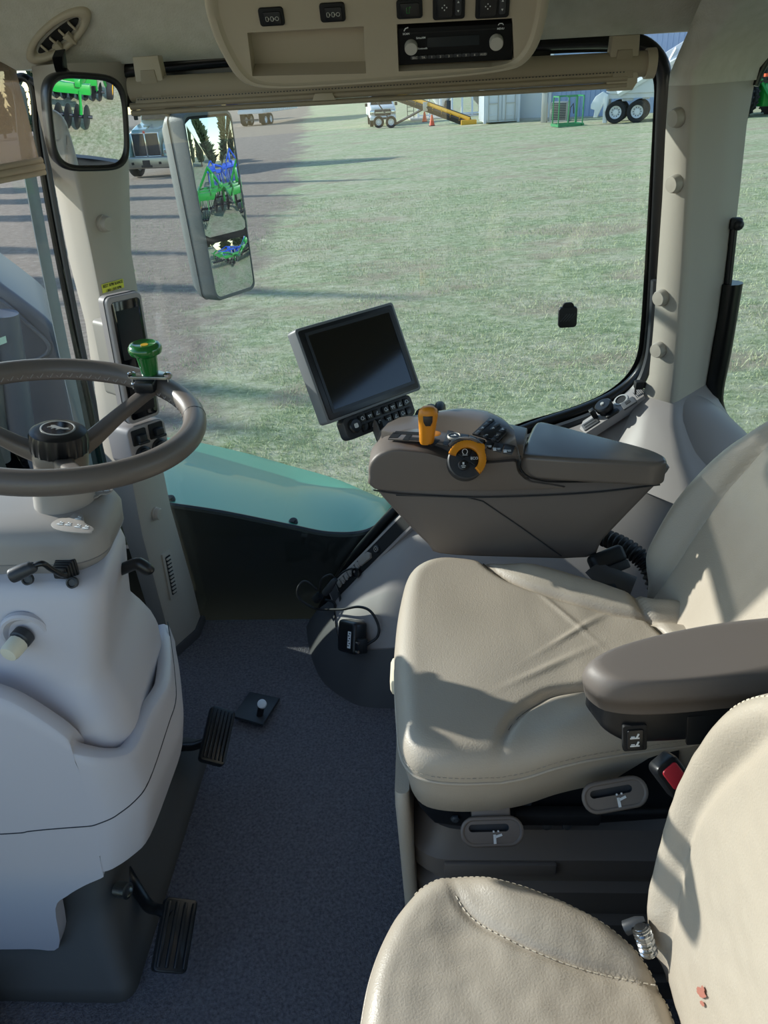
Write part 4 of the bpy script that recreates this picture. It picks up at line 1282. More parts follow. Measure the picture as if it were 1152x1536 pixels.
def h_ps(x, y):
    d = dist_poly(x, y, seamP); z = .502+.004*noise.noise(V((x*7, y*7, 4)))
    z -= .006*exp(-(d/.006)**2)*sstep(.005, .03, x)
    z += .012*sstep(0, .04, d)*sstep(.01, .08, x)-.010*sstep(.1, .25, x)
    z -= .006*exp(-((x-.03)/.03)**2)*exp(-((y-.50)/.04)**2)
    z += .0012*noise.noise(V((x*45, y*45, 1)))
    return z


g, rp, _ = cushion(outP, h_ps, .075, .028, n=190, inner=50)
pc = obj('seat_cushion', g, M['leather2'], ps, smooth=180)
stitches(pc, [V((x, y, h_ps(x, y)+.0012)) for x, y in clip(seamP, lambda x, y: .021 < x < .235)], r=.0008)
idx = [k for k, p in enumerate(rp[6]) if p.y > .33 and p.x > -.03]
idx.sort(key=lambda k: (atan2(rp[6][k].y-.34, rp[6][k].x-.08)))
edge_ = [rp[6][k]+V((0, 0, .001)) for k in idx]
stitches(pc, edge_, r=.0008)
g = G(); g.tube([p for p in rp[4]], .0022, 6, closed=True); obj('piping', g, M['leather2'], pc, smooth=180)
a_ = radians(5)
PM = Mx((.252, .345, .500), V((-cos(a_), -.02, sin(a_))), (0, -1, 0))
seamQ = dense2([(-.128, -.02), (-.140, .06), (-.152, .12), (-.156, .19), (-.146, .25), (-.13, .30), (-.11, .36)])


def h_pb(x, y):
    d = dist_poly(x, y, seamQ); z = .012*(1-(y-.2)**2/.06)
    d2 = dist_poly(-x, y, seamQ)
    z += .018*sstep(0, .035, d)+.018*sstep(0, .035, d2)-.004*exp(-(d/.008)**2)
    z += .0025*noise.noise(V((x*12, y*12, 6)))+.001*noise.noise(V((x*45, y*45, 2)))
    return z


outQ = [(-.13, -.045), (-.175, .0), (-.195, .09), (-.200, .18), (-.190, .27), (-.165, .345), (-.12, .395), (-.05, .412), (.05, .412), (.12, .395), (.165, .345), (.19, .27), (.2, .18), (.195, .09), (.175, 0), (.13, -.045)]
g, rq, _ = cushion(outQ, h_pb, .085, .036, PM, n=180, inner=50, cen=(0, .18))
pb = obj('backrest', g, M['leather2'], ps, smooth=180)
stitches(pb, [PM @ p for p in rq[7]][30:110], r=.0008)
# red-brown smear on the backrest
g = G(PM)
P0 = PM.inverted() @ onp(1043, 1496, PM @ V((.05, .15, .02)), V((-cos(a_), 0, sin(a_))))
for k in range(11):
    x = P0.x+random.uniform(-.009, .007); y = P0.y+random.uniform(-.008, .008)-(x-P0.x)*.8; w = random.uniform(.0012, .0026); l_ = random.uniform(.005, .011)
    poly = []
    for i in range(10):
        q = 2*pi*i/10; a1, b1 = w*cos(q)*random.uniform(.6, 1.2), l_*sin(q)*random.uniform(.7, 1.1); poly.append((x+a1*.8+b1*.6, y-a1*.6+b1*.8))
    g.add([(a, b_, h_pb(a, b_)+.0022) for a, b_ in poly], [tuple(range(10))])
obj('stain', g, M['stain'], pb, label='red-brown smear on the backrest')
# hinge between cushion and backrest
hp_ = at(968, 1408, Y=.50)
g = G(); g.tube([at(938, 1392, Y=.50), at(955, 1386, Y=.50), at(966, 1386, Y=.50)], .008, 10); hg = obj('hinge_arm', g, M['dark_grey'], ps)
g = G(); sp2 = smooth_path([at(960, 1390, Y=.49), at(966, 1405, Y=.485), at(973, 1428, Y=.48)], 14); g.tube(sp2, [.0085+.0016*(1 if (i//2) % 2 else -1) for i in range(len(sp2))], 14); obj('hinge_spring', g, M['chrome'], hg)
g = G(); g.box((.09, .33, .22), (.26, .34, .40), .03); obj('seat_pedestal', g, M['dark_grey'], ps)
# ================================================================== OVERHEAD CONSOLE
OC0 = at(577, 70, Y=1.24); OCn = V((0, -cos(radians(28)), -sin(radians(28))))
OM = Mx(OC0, OCn, (1, 0, 0)); OI = OM.inverted()


def ol(x, y, lift=0):
    p = OI @ onp(x, y, OC0+OCn*lift, OCn); return (p.x, p.y)


oc = thing('overhead_console', 'tan plastic overhead console with a radio and a storage pocket above the right window', 'overhead console', OC0+V((0, .1, -.07)))
out_px = [(298, -60), (303, -10), (308, 24), (320, 60), (336, 92), (353, 117), (375, 131), (420, 135), (500, 131), (600, 124), (700, 116), (765, 107), (790, 96), (808, 72), (819, 40), (826, 0), (829, -60)]
cent = V(ol(577, 50)).to_2d() if False else ol(577, 40)
o_full = [(p.x, p.y) for p in smooth_path([ol(x, y)+(0,) for x, y in out_px], 3)]


def shr(P, s, c): return [(c[0]+(p[0]-c[0])*s, c[1]+(p[1]-c[1])*s) for p in P]


g = G(OM)
R3 = lambda P, z: [V((p[0], p[1], z)) for p in P]
g.loft([R3(shr(o_full, .99, cent), -.20), R3(shr(o_full, 1.0, cent), -.03), R3(shr(o_full, 1.0, cent), -.010), R3(shr(o_full, .992, cent), -.003), R3(shr(o_full, .975, cent), -.0005), R3(shr(o_full, .945, cent), -.001), R3(shr(o_full, .93, cent), -.006), R3(shr(o_full, .92, cent), -.0068)], cap1=False)
ob = obj('console_shell', g, M['tan'], oc, smooth=50)
pocket = [ol(370, 53), ol(378, 118), ol(549, 114), ol(545, 43)]
radioc = [ol(595, 40), ol(598, 111), ol(772, 103), ol(769, 31)]
g = G(OM); g.plate(shr(o_full, .925, cent), [pocket, radioc], -.075, -.0066, [-.040, -.032])
g2 = g; face = obj('face_panel', g, M['tan'], oc, smooth=30)
# ledges that slope at the bottom of the two pockets
# radio
rq_ = [ol(597, 42, -.014), ol(599, 97, -.014), ol(768, 89, -.014), ol(768, 34, -.014)]
g = G(OM); g.prism(rq_, -.0318, -.012, .0012); rad = obj('radio', g, M['radio'], oc)


def rl_(x, y): return ol(580+x*200/1152, y*110/634, -.012)


def onradio(name, poly, z0, z1, mt, bev=.0005):
    g = G(OM); g.prism([rl_(x, y) for x, y in poly][::-1] if False else [rl_(x, y) for x, y in poly], z0, z1, bev); return obj(name, g, M[mt], rad)


onradio('display', [(352, 325), (352, 408), (800, 385), (800, 298)], -.0121, -.0112, 'lcd', 0)
onradio('cd_slot', [(190, 280), (190, 292), (955, 252), (955, 240)], -.0121, -.0115, 'matte_black', 0)
for cx, cy, rr in ((211, 398, .0092), (946, 354, .0098)):
    p = rl_(cx, cy); kx = OM @ Matrix.Translation((p[0], p[1], -.012))
    g = G(kx); g.lathe([(rr, 0), (rr, .007), (rr*.9, .009), (.0001, .0092)], 28); kn = obj('radio_knob', g, M['silver'], rad)
    if cx < 500:
        pass
for i, s in enumerate(['SRC', 'TA', '1', '2', '3', '4', '5', '6', 'AUD']):
    x = 242+i*74; y = 497-i*4
    p = rl_(x, y); g = G(OM); g.prism([(p[0]+q[0], p[1]+q[1]) for q in rrect(.0118, .0048, .0015, 3)], -.0122, -.0108, .0004); bt = obj('preset_button', g, M['dark_grey'], rad)
    g = G(OM); g.text(s, .0042, None, -.0104, p); obj('button_text', g, M['silver'], rad)
for s, x, y, sz in (('SCAN', 168, 292, .0036), ('MENU', 985, 246, .0036), ('SiriusXM', 295, 326, .0036), ('Bluetooth', 307, 417, .0036)):
    g = G(OM); g.text(s, sz, None, -.0114, rl_(x, y)); obj('radio_text', g, M['white'], rad)
g = G(OM); p = rl_(168, 252); g.tube([V((p[0]-.003, p[1]-.0022, -.0116)), V((p[0]-.001, p[1]+.001, -.0116)), V((p[0]+.003, p[1]+.0022, -.0116))], .0007, 6); p = rl_(987, 208); g.tube([V((p[0]-.0035, p[1]-.001, -.0116)), V((p[0]-.002, p[1]+.001, -.0116)), V((p[0]+.002, p[1]+.001, -.0116)), V((p[0]+.0035, p[1]-.001, -.0116))], .0006, 6); obj('call_symbol', g, M['white'], rad)
# switches
def oswitch(name, x0, y0, x1, y1, tilt=0):
    a, b_ = ol(x0, y0, -.004), ol(x1, y1, -.004); w, h_ = abs(b_[0]-a[0]), abs(b_[1]-a[1]); c = ((a[0]+b_[0])/2, (a[1]+b_[1])/2)
    m = OM @ Matrix.Translation((c[0], c[1], -.0066)); g = G(m); g.prism(rrect(w, h_, .004, 4), -.004, .0035, .0012)
    return obj(name, g, M['matte_black'], oc), m, w, h_


for x0, y0, x1, y1 in ((386, 13, 428, 38), (478, 6, 519, 32)):
    s_, m, w, h_ = oswitch('light_switch', x0, y0, x1, y1)
    g = G(m); g.prism([(p[0]+.001, p[1]-.001) for p in rrect(w*.7, h_*.72, .002)], .003, .0055, .001); r_ = obj('rocker', g, M['black'], s_)
    g = G(m)
    for k in range(3):
        x = -.006+k*.0068
        if k < 2: g.tube([V((x+q[0], q[1]-.001, .0058)) for q in rrect(.0034, .0055, .0012, 3)], .00045, 4, closed=True); g.box((x+.0026, -.001, .0058), (.0012, .002, .0006))
        else: g.tube([V((x+.0024*cos(q), .0024*sin(q)-.001, .0058)) for q in [2*pi*i/14 for i in range(14)]], .00045, 4, closed=True)
    obj('switch_print', g, M['silver'], s_)
s_, m, w, h_ = oswitch('beacon_switch', 594, 1, 634, 27)
g = G(m); g.prism(rrect(w*.75, h_*.72, .002), .003, .0055, .001); r_ = obj('rocker', g, M['black'], s_)
g = G(m); g.tube([V((-.002+q[0], q[1], .0058)) for q in rrect(.0036, .007, .001, 3)], .0005, 4, closed=True); g.box((.001, .004, .0058), (.002, .002, .0006)); obj('switch_print', g, M['green_knob'], s_)
for x0, x1, yb in ((649, 697, 28), (714, 763, 26)):
    s_, m, w, h_ = oswitch('mirror_switch', x0, yb-38, x1, yb)
    g = G(m); g.prism([(p[0]-w*.14, p[1]) for p in rrect(w*.52, h_*.78, .004)], .003, .006, .001); r_ = obj('direction_pad', g, M['black'], s_)
    g = G(m)
    for dx, dy in ((0, .003), (0, -.003), (.003, 0), (-.003, 0)): g.box((dx-w*.14, dy, .0062), (.0014, .0014, .0006))
    obj('switch_print', g, M['white'], s_)
    g = G(m); g.prism([(p[0]+w*.29, p[1]) for p in rrect(w*.2, h_*.7, .003)], .003, .005, .001); r2 = obj('side_selector', g, M['dark_grey'], s_)
    g = G(m)
    for sgn in (1, -1): g.prism([(w*.29-.0014, sgn*h_*.17-.0012*sgn), (w*.29+.0014, sgn*h_*.17-.0012*sgn), (w*.29, sgn*h_*.17+.0014*sgn)], .0048, .0056)
    obj('switch_print', g, M['white'], s_)

# ================================================================== SUN BLINDS
bl = thing('window_roller_blind', 'tan roller blind rolled up along the top of the right window', 'sun blind', at(577, 130, Y=1.60))
YB = 1.60
A0, A1 = at(196, 135, Y=YB), at(978, 95, Y=YB)
g = G(); g.tube([A0, A1], .0205, 22); rol = obj('roller_tube', g, M['blind'], bl)
g = G(); g.tube([A1-V((.012, 0, 0)), A1+V((.004, 0, 0))], .0245, 22); obj('end_cap', g, M['tan'], bl)
# cloth hanging from the roller to its pull bar
T0, T1, B0_, B1_ = at(205, 146, Y=YB-.015), at(938, 104, Y=YB-.015), at(204, 160, Y=YB-.010), at(938, 118, Y=YB-.010)
g = G(); g.grid(lambda u, v: T0.lerp(T1, u).lerp(B0_.lerp(B1_, u), v)+V((0, -.003*sin(pi*v), 0)), 20, 6); obj('blind_cloth', g, M['blind'], bl, solid=.002)
C0, C1 = at(196, 160, Y=YB-.012), at(940, 117, Y=YB-.012)
g = G()
for dz, r_ in ((0, .0075), (-.011, .0060)): g.tube([C0+V((0, 0, dz)), C1+V((0, 0, dz))], r_, 10, flat=.8)
bar = obj('pull_bar', g, M['blind'], bl)
g = G(); t0 = at(486, 145, Y=YB-.018); g.slab([t0+V((-.016, 0, .006)), t0+V((.016, 0, .006)), t0+V((.022, 0, -.006)), t0+V((-.022, 0, -.006))], (0, -.006, 0), .0015); obj('pull_tab', g, M['tan'], bar)
# perforation dots in a row along the cloth
g = G()
for k in range(150):
    p = T0.lerp(T1, (k+.5)/150)+V((0, -.0035, -.004)); g.box(p, (.0022, .0012, .0018))
obj('perforation', g, M['dark_grey'], bl)
for x, y in ((224, 122), (936, 92)):
    c = at(x, y, Y=YB-.016)
    g = G(); g.slab([c+V((a*1, 0, b_)) for a, b_ in ((-.028, -.034), (-.024, .040), (.024, .040), (.028, -.034), (.020, -.046), (-.020, -.046))], (0, .03, 0), .003); br = obj('bracket', g, M['tan'], bl)
    g = G(); g.slab([c+V((a, -.0025, b_)) for a, b_ in ((-.019, -.026), (-.013, .018), (.013, .018), (.019, -.026))], (0, .004, 0), .002); obj('bracket_cover', g, M['blind'], br)

wb = thing('windshield_blind', 'beige mesh blind half lowered over the windshield at the left edge', 'sun blind', at(10, 250, Y=1.55))
dirL = V((-.24, -.43, 0)).normalized()
K0, K1 = at(20, 92, Y=1.66), at(58, 238, Y=1.66)
g = G(); g.grid(lambda u, v: K0.lerp(K1, v)+dirL*(.30*u)+V((0, 0, -.012*v*u)), 10, 10); cl = obj('mesh_cloth', g, M['tan_mesh'], wb, solid=.0015)
g = G(); e = K1+dirL*.30+V((0, 0, -.012))
for dz, r_ in ((-.003, .006), (-.014, .0075), (-.025, .006)): g.tube([K1+V((.004, .003, dz)), e+V((0, 0, dz))], r_, 10)
obj('bottom_bar', g, M['blind'], wb)
# slanting stay behind the cloth, fixed to the windshield
g = G(); g.tube([at(58, 150, Y=1.64), at(78, 168, Y=1.64)], .004, 8); obj('blind_guide', g, M['dark_grey'], wb)

# ================================================================== CEILING VENT
vp = at(88, 50, Y=1.33)
# follow the headliner surface
d = ray(88, 50)
for k in range(200):
    q = EYE+d*(.6+k*.006)
    if q.z > ceil_z(q.x, q.y)-.001: break
vp = q
e = .02; vn = V(((ceil_z(q.x+e, q.y)-ceil_z(q.x-e, q.y))/(2*e), (ceil_z(q.x, q.y+e)-ceil_z(q.x, q.y-e))/(2*e), -1)).normalized()
ux = (onp(130, 18, vp, vn)-onp(50, 86, vp, vn)); Lx = ux.length
vp = vp+vn*.007; vm = Mx(vp, vn, ux)
side = (onp(105, 64, vp, vn)-onp(74, 36, vp, vn)); wy = abs((vm.inverted().to_3x3() @ side).y)*1.02
cv = thing('ceiling_vent', 'tan oval air vent with two small paddles in the ceiling above the round-cornered mirror', 'air vent', vp)
def ell(a, b_, z, n=40): return [V((a*cos(2*pi*k/n), b_*sin(2*pi*k/n), z)) for k in range(n)]
a_, b_ = Lx*.56, wy*.60
g = G(vm); g.loft([ell(a_, b_, -.016), ell(a_, b_, .003), ell(a_*.96, b_*.94, .007), ell(a_*.80, b_*.72, .008), ell(a_*.74, b_*.62, .005), ell(a_*.70, b_*.55, -.004)], cap1=True); vr = obj('vent_ring', g, M['tan'], cv, smooth=60)
g = G(vm); g.loft([ell(a_*.66, b_*.36, -.0035), ell(a_*.66, b_*.36, .0015)]); obj('vent_opening', g, M['matte_black'], cv)
for k in range(4):
    g = G(vm); g.box((-a_*.45+a_*.3*k, 0, .003), (a_*.05, b_*.6, .010), .001, rot=Matrix.Rotation(.5, 3, 'Y')); obj('louver', g, M['tan'], cv)
for x in (-.14, .22):
    g = G(vm); g.prism([(a_*x-.009, -.004), (a_*x+.007, -.004), (a_*x+.004, -b_*.95), (a_*x+.001, -b_*1.0)], .002, .0115, .002); obj('paddle', g, M['tan'], cv)

# ================================================================== MIRRORS
def convex_glass(m, w, h, r, R, n=14):
    """slightly bulged mirror glass, sphere radius R"""
    O = rrect(w, h, r, 6); rings = []
    for k in range(n+1):
        f = 1-k/n*.999; rings.append([V((p[0]*f, p[1]*f, (-(p[0]*f)**2-(p[1]*f)**2)/(2*R))) for p in O])
    g = G(m); g.loft(rings, cap0=False, cap1=True); return g


IM = yaw_frame(at(134, 185, Y=1.375), 50, -8, -5.0)
im = thing('interior_mirror', 'black framed round-cornered interior mirror hanging at the top of the right front pillar', 'mirror', at(134, 185, Y=1.375))
w, h_ = .142, .146
def supo(w, h, p=4.2, n=56):
    o = []
    for k in range(n):
        q = 2*pi*k/n; c, s = cos(q), sin(q); o.append((w/2*abs(c)**(2/p)*(1 if c > 0 else -1), h/2*abs(s)**(2/p)*(1 if s > 0 else -1)))
    return o
O = supo(w, h_)
ringsM = [R3(shr(O, s, (0, 0)), z) for s, z in ((.55, -.040), (.85, -.034), (.97, -.020), (1.0, -.006), (1.0, .002), (.975, .006), (.93, .0065), (.885, .003), (.87, .0005))]
g = G(IM); g.loft(ringsM, cap1=False); mf = obj('frame', g, M['black'], im, smooth=60)
Og = shr(O, .875, (0, 0)); RR = 1.7; n = 14; rg_ = []
for k in range(n+1):
    f = 1-k/n*.999; rg_.append([V((p[0]*f, p[1]*f, .0008-((p[0]*f)**2+(p[1]*f)**2)/(2*RR)+.0012)) for p in Og])
g = G(IM); g.loft(rg_, cap0=False, cap1=True); obj('mirror_glass', g, M['mirror'], im, smooth=180)
g = G(); g.tube([IM @ V((-.020, .06, -.018)), at(92, 104, Y=1.39), at(88, 80, Y=1.37)], [.013, .011, .014], 4, flat=.5); obj('stem', g, M['black'], im)

XM = yaw_frame(at(333, 312, Y=2.2), 58, 1.6, 0)
xm = thing('exterior_mirror', 'tall grey exterior mirror with two panes outside the right window', 'mirror', at(333, 312, Y=2.2))
w, h_ = .178, .478
O = rrect(w, h_, .022, 5)
tp = lambda P, z, s=1.0, sx=0: [V((p[0]*s*(1-.09*(.5-p[1]/h_))+sx, p[1]*s, z)) for p in P]
g = G(XM); g.loft([tp(O, -.100, .80), tp(O, -.092, .90), tp(O, -.070, .985), tp(O, -.045, 1.0), tp(O, -.004, 1.0), tp(O, .003, .985), tp(O, .003, .955), tp(O, -.004, .95)]); xh = obj('housing', g, M['housing'], xm, smooth=60)
g = G(XM); g.tube([V((p.x, p.y, p.z)) for p in tp(O, -.055, 1.001)], .0012, 5, closed=True); obj('housing_seam', g, M['dark_grey'], xh)
g = G(XM); g.loft([tp(O, -.003, .965), tp(O, .0008, .965)]); obj('backing', g, M['matte_black'], xh)
uh = h_*.66
cg = convex_glass(XM @ Matrix.Translation((.003, h_/2-uh/2-.004, .0065)), w-.006, uh-.006, .016, 2.2); obj('main_mirror_glass', cg, M['tinted_mirror'], xm, smooth=180)
lh = h_*.315
cg = convex_glass(XM @ Matrix.Translation((.000, -h_/2+lh/2+.006, .0065)), (w-.006)*.93, lh-.004, .016, .9); obj('lower_mirror_glass', cg, M['tinted_mirror'], xm, smooth=180)
g = G(); a = XM @ V((-.04, h_/2-.03, -.07)); g.tube([a, a+V((-.03, -.10, .10)), V((-.95, 1.95, 1.42)), V((-.95, 1.74, 1.44))], .013, 10); g.tube([XM @ V((-.04, -.1, -.09)), XM @ V((-.05, .1, -.10)), a], .015, 10); obj('mirror_arm', g, M['rubber'], xm)

# ================================================================== CORNER-POST DISPLAY
CM = yaw_frame((-.618, 1.45, .993), 55.8, -.7, -2.6); w, h_ = .0818, .2647
cd = thing('corner_display', 'tall narrow display with pale frame and black glass on the right front pillar', 'display', CM @ V((w/2, -h_, -.02)))
g = G(CM); g.prism([(w/2+p[0], -h_/2+p[1]) for p in rrect(w, h_, .012)], -.030, -.012, 0); g.prism([(w/2+p[0], -h_/2+p[1]) for p in rrect(w*1.0, h_, .012)], -.012, 0, .004, 3); fr_ = obj('display_frame', g, M['silver'] if False else M['greytan'], cd)
g = G(CM); g.tube([V((w/2+p[0], -h_/2+p[1], -.012)) for p in rrect(w*1.005, h_*1.002, .012)], .0012, 5, closed=True); obj('frame_seam', g, M['dark_grey'], fr_)
g = G(CM); g.prism([(w/2+p[0], -h_/2+p[1]-.001) for p in rrect(w-.014, h_-.018, .008)], -.003, .0012, .0006); gl = obj('display_glass', g, M['screen'], cd)
g = G(CM); g.prism([(w/2+p[0], -.078+p[1]) for p in rrect(w*.66, .100, .002)], .0005, .0016); obj('upper_readout', g, M['lcd'], gl)
g = G(CM); g.prism([(w/2+p[0], -.196+p[1]) for p in rrect(w*.66, .095, .002)], .0005, .0016); obj('lower_readout', g, M['screen'], gl)
g = G(CM); g.prism([(w/2+p[0]-.006, -h_/2+p[1]) for p in rrect(w*.7, h_*.6, .01)], -.075, -.028); obj('mounting_foot', g, M['pillar'], cd)
# socket panel under the display
SM = yaw_frame(at(224, 664, Y=1.47), 55, 4, -4)
sk = thing('socket_panel', 'grey tan panel with black power sockets just below the corner display', 'socket panel', at(224, 690, Y=1.47))
g = G(SM); g.prism(rrect(.098, .088, .014), -.075, 0, .005); sp0 = obj('panel_body', g, M['greytan'], sk)
for x, y in ((-.022, .020), (.022, .022)):
    g = G(SM); g.prism([(x+p[0], y+p[1]) for p in rrect(.036, .034, .003)], -.003, .003, .001); c_ = obj('square_socket', g, M['matte_black'], sk)
    g = G(SM); g.box((x, y-.003, .010), (.020, .020, .016), .003); g.box((x, y-.010, .016), (.026, .006, .008), .002); obj('socket_plug', g, M['rubber'], c_)
for x, y in ((-.020, -.022), (.024, -.018)):
    k = SM @ Matrix.Translation((x, y, 0)); g = G(k); g.lathe([(.0205, -.003), (.0205, .004), (.017, .006), (.016, .010), (.012, .012), (.0001, .012)], 24); c_ = obj('round_socket', g, M['black'], sk)
    g = G(k); g.lathe([(.012, .010), (.013, .022), (.010, .026), (.0001, .026)], 16, xf=k @ Matrix.Rotation(.25, 4, 'Y')); obj('socket_cap', g, M['rubber'], c_)
# ================================================================== CONTROL STRIP ON THE SIDE CONSOLE
a_, b_, c_ = at(512, 899, Y=1.615), at(640, 772, Y=1.575), at(497, 872, Y=1.66)
cs = thing('switch_strip', 'dark inset strip of small toggles along the lower edge of the right window', 'switch strip', (a_+b_)/2)
xd = (b_-a_).normalized(); nn = xd.cross((c_-a_)).normalized()
if nn.dot(EYE-a_) < 0: nn = -nn
Lc = (b_-a_).length+.06
a_ = a_+nn*.012
SMt = Mx(a_, nn, xd); wv = .036
if (SMt.inverted() @ c_).y < 0: SMt = Mx(a_, nn, xd) @ Matrix.Scale(1, 4); ysg = -1
else: ysg = 1
Y_ = lambda v: v*ysg
g = G(SMt); g.prism([(-.02, Y_(-.004)), (Lc, Y_(-.004)), (Lc, Y_(.044)), (.012, Y_(.046)), (-.016, Y_(.030))], -.012, .004, .002); sb = obj('strip_frame', g, M['greytan'], cs)
g = G(SMt); g.prism([(.016, Y_(.003)), (Lc, Y_(.003)), (Lc, Y_(.038)), (.022, Y_(.038))], .0032, .0046); pnl = obj('strip_panel', g, M['matte_black'], cs)
g = G(SMt); g.prism([(-.014, Y_(.000)), (.014, Y_(.003)), (.020, Y_(.036)), (.004, Y_(.038)), (-.012, Y_(.028))], .003, .0055, .0008); obj('strip_end', g, M['mid_grey'], cs)
for k in range(6):
    x = .035+.0165*k
    g = G(SMt); g.box((x, Y_(.028), .006), (.0135, .016, .006), .002); g.box((x, Y_(.022), .009), (.007, .010, .006), .002); obj('toggle', g, M['cap'], cs)
g = G(SMt); g.lathe([(.0115, .004), (.0135, .014), (.0125, .015), (.0105, .008), (.0001, .007)], 24, xf=SMt @ Matrix.Translation((.108, Y_(.012), .002))); obj('key_ring_socket', g, M['black'], cs)
g = G(SMt); g.prism([(.128, Y_(.018)), (.170, Y_(.014)), (.176, Y_(.024)), (.168, Y_(.034)), (.132, Y_(.038)), (.126, Y_(.028))], .004, .012, .003); obj('flat_lever', g, M['cap'], cs)
g = G(SMt); g.lathe([(.0105, .004), (.0105, .007), (.009, .008), (.0001, .008)], 20, xf=SMt @ Matrix.Translation((.196, Y_(.022), 0))); rb2 = obj('round_button', g, M['black'], cs)
g = G(SMt); g.tube([V((.196+.0065*cos(q), Y_(.022)+.0065*sin(q), .0085)) for q in [2*pi*k/16 for k in range(16)]], .0006, 4, closed=True); g.box((.196, Y_(.022), .0084), (.008, .001, .0004)); g.box((.196, Y_(.022), .0084), (.001, .008, .0004)); obj('button_print', g, M['silver'], rb2)

# ================================================================== POWER ADAPTER AND CABLES
P0, n0 = hump_at(536, 955)
pa = thing('power_adapter', 'black box with a small pale label hanging by its cable on the side console', 'power adapter', P0)
q = [(505, 930), (543, 934), (533, 976), (503, 952)]
cq = P0+n0*.045
m = Mx(cq, n0+V((-.35, -.1, .0)), onp(543, 934, cq, n0)-onp(508, 928, cq, n0)) @ Matrix.Diagonal((1.2, 1.2, 1.2, 1))
g = G(m); g.box((0, 0, -.018), (.058, .066, .036), .008, 3); bx = obj('adapter_box', g, M['black'], pa)
g = G(m); g.prism([(.014+p[0], p[1]-.004) for p in rrect(.010, .034, .001)], -.001, .0006); lb = obj('adapter_label', g, M['white_paint'], bx)
g = G(m)
for k in range(6): g.box((.014+(.0015 if k % 2 else -.0015), -.016+k*.005, .0009), (.004, .002, .0004))
obj('label_print', g, M['ink'], bx)
g = G(m); g.box((.034, -.014, -.016), (.016, .030, .022), .003); pg = obj('adapter_plug', g, M['rubber'], bx)
for y in (-.006, -.024):
    g = G(m); g.tube([(.036, y, -.002), (.044, y, -.001)], .003, 8); obj('plug_screw', g, M['chrome'], bx)
cab = thing('cable_bundle', 'loose black cables and plugs at the lower front corner of the right window', 'cables', at(490, 910, Y=1.6))
def cable(pts, r, nm='cable', mt='rubber'):
    P = []
    for x, y, k in pts:
        if k is None: k = .02
        if k > 1: P.append(at(x, y, Y=k))
        else:
            p, n = hump_at(x, y); P.append(p+n*k)
    g = G(); g.tube(smooth_path(P, 8), r, 8); return obj(nm, g, M[mt], cab, smooth=180)


cable([(476, 885, 1.60), (458, 872, 1.60), (447, 882, 1.59), (449, 898, 1.58), (470, 912, 1.565), (500, 919, .03), (525, 917, .026), (548, 912, .024), (564, 918, .020), (572, 938, .016), (569, 955, .014), (557, 965, .022)], .0034)
cable([(508, 888, 1.60), (511, 905, 1.585), (509, 925, 1.57), (502, 940, 1.56)], .0032)
cable([(488, 900, 1.60), (500, 903, 1.59), (504, 915, 1.58), (499, 935, 1.565), (500, 950, 1.55), (512, 970, 1.53), (530, 985, 1.51), (560, 1000, 1.45)], .0030)
cable([(504, 868, 1.62), (515, 858, 1.615), (528, 853, 1.61), (535, 860, 1.61)], .0026)
cable([(480, 890, 1.61), (482, 870, 1.615), (495, 862, 1.62), (503, 868, 1.62)], .0026)
g = G(); g.tube([at(487, 890, Y=1.605), at(494, 882, Y=1.605), at(500, 873, Y=1.605), at(504, 869, Y=1.605)], [.0095, .0105, .0085, .006], 14); obj('cable_plug', g, M['dark_grey'], cab)
g = G(); g.tube([at(473, 900, Y=1.605), at(480, 893, Y=1.605)], [.012, .012], 16); obj('cable_plug', g, M['rubber'], cab)

# ================================================================== REAR LEDGE CONTROLS
lp_, ln_ = hump_at(916, 617)
e0, e1, e2 = at(881, 642, Y=1.60), at(962, 590, Y=1.61), at(872, 628, Y=1.64)
lx = (e1-e0).normalized(); lnn = lx.cross(e2-e0).normalized()
if lnn.dot(EYE-e0) < 0: lnn = -lnn
lc_ = onp(920, 614, e0, lnn)
LM = Mx(lc_, lnn, lx); lw = (e1-e0).length
lpn = thing('ledge_panel', 'narrow grey tan panel with sockets and round knob on the rear window ledge', 'control panel', lc_)
g = G(LM); g.prism([(-lw*.58, -.022), (lw*.50, -.022), (lw*.56, .006), (lw*.46, .022), (-lw*.50, .022), (-lw*.62, .004)], -.02, .003, .002); lb_ = obj('panel_base', g, M['greytan'], lpn)
g = G(LM); g.prism([(-lw*.43+p[0], -.004+p[1]) for p in rrect(.038, .024, .003)], .002, .006, .001); uu = obj('slot_socket', g, M['mid_grey'], lpn)
g = G(LM)
for k in range(2): g.prism([(-lw*.43+p[0], -.008+k*.009+p[1]) for p in rrect(.028, .004, .001)], .005, .0065)
obj('socket_slot', g, M['matte_black'], uu)
g = G(LM); g.box((-lw*.30, .006, .016), (.012, .012, .026), .002); obj('rocker_stub', g, M['rubber'], lpn)
kM = LM @ Matrix.Translation((-lw*.10, .006, .0))
g = G(kM); g.lathe([(.017, .002), (.017, .010), (.020, .012), (.020, .022), (.017, .025), (.0001, .0255)], 30); kk = obj('round_knob', g, M['black'], lpn)
g = G(kM); g.lathe([(.005, .025), (.004, .028), (.0001, .0282)], 16); obj('knob_centre', g, M['silver'], kk)
g = G(kM); g.prism([(.006+p[0], -.022+p[1]) for p in rrect(.032, .013, .005)], .002, .008, .002); obj('cable_clip', g, M['rubber'], lpn)
sM = LM @ Matrix.Translation((lw*.18, .009, .0))
g = G(sM); g.lathe([(.0165, .002), (.0165, .005), (.0125, .0055)], 30, cap=False); so_ = obj('round_socket', g, M['silver'], lpn)
g = G(sM); g.lathe([(.0126, .002), (.0126, .0034), (.0001, .0032)], 24); obj('socket_well', g, M['matte_black'], so_)
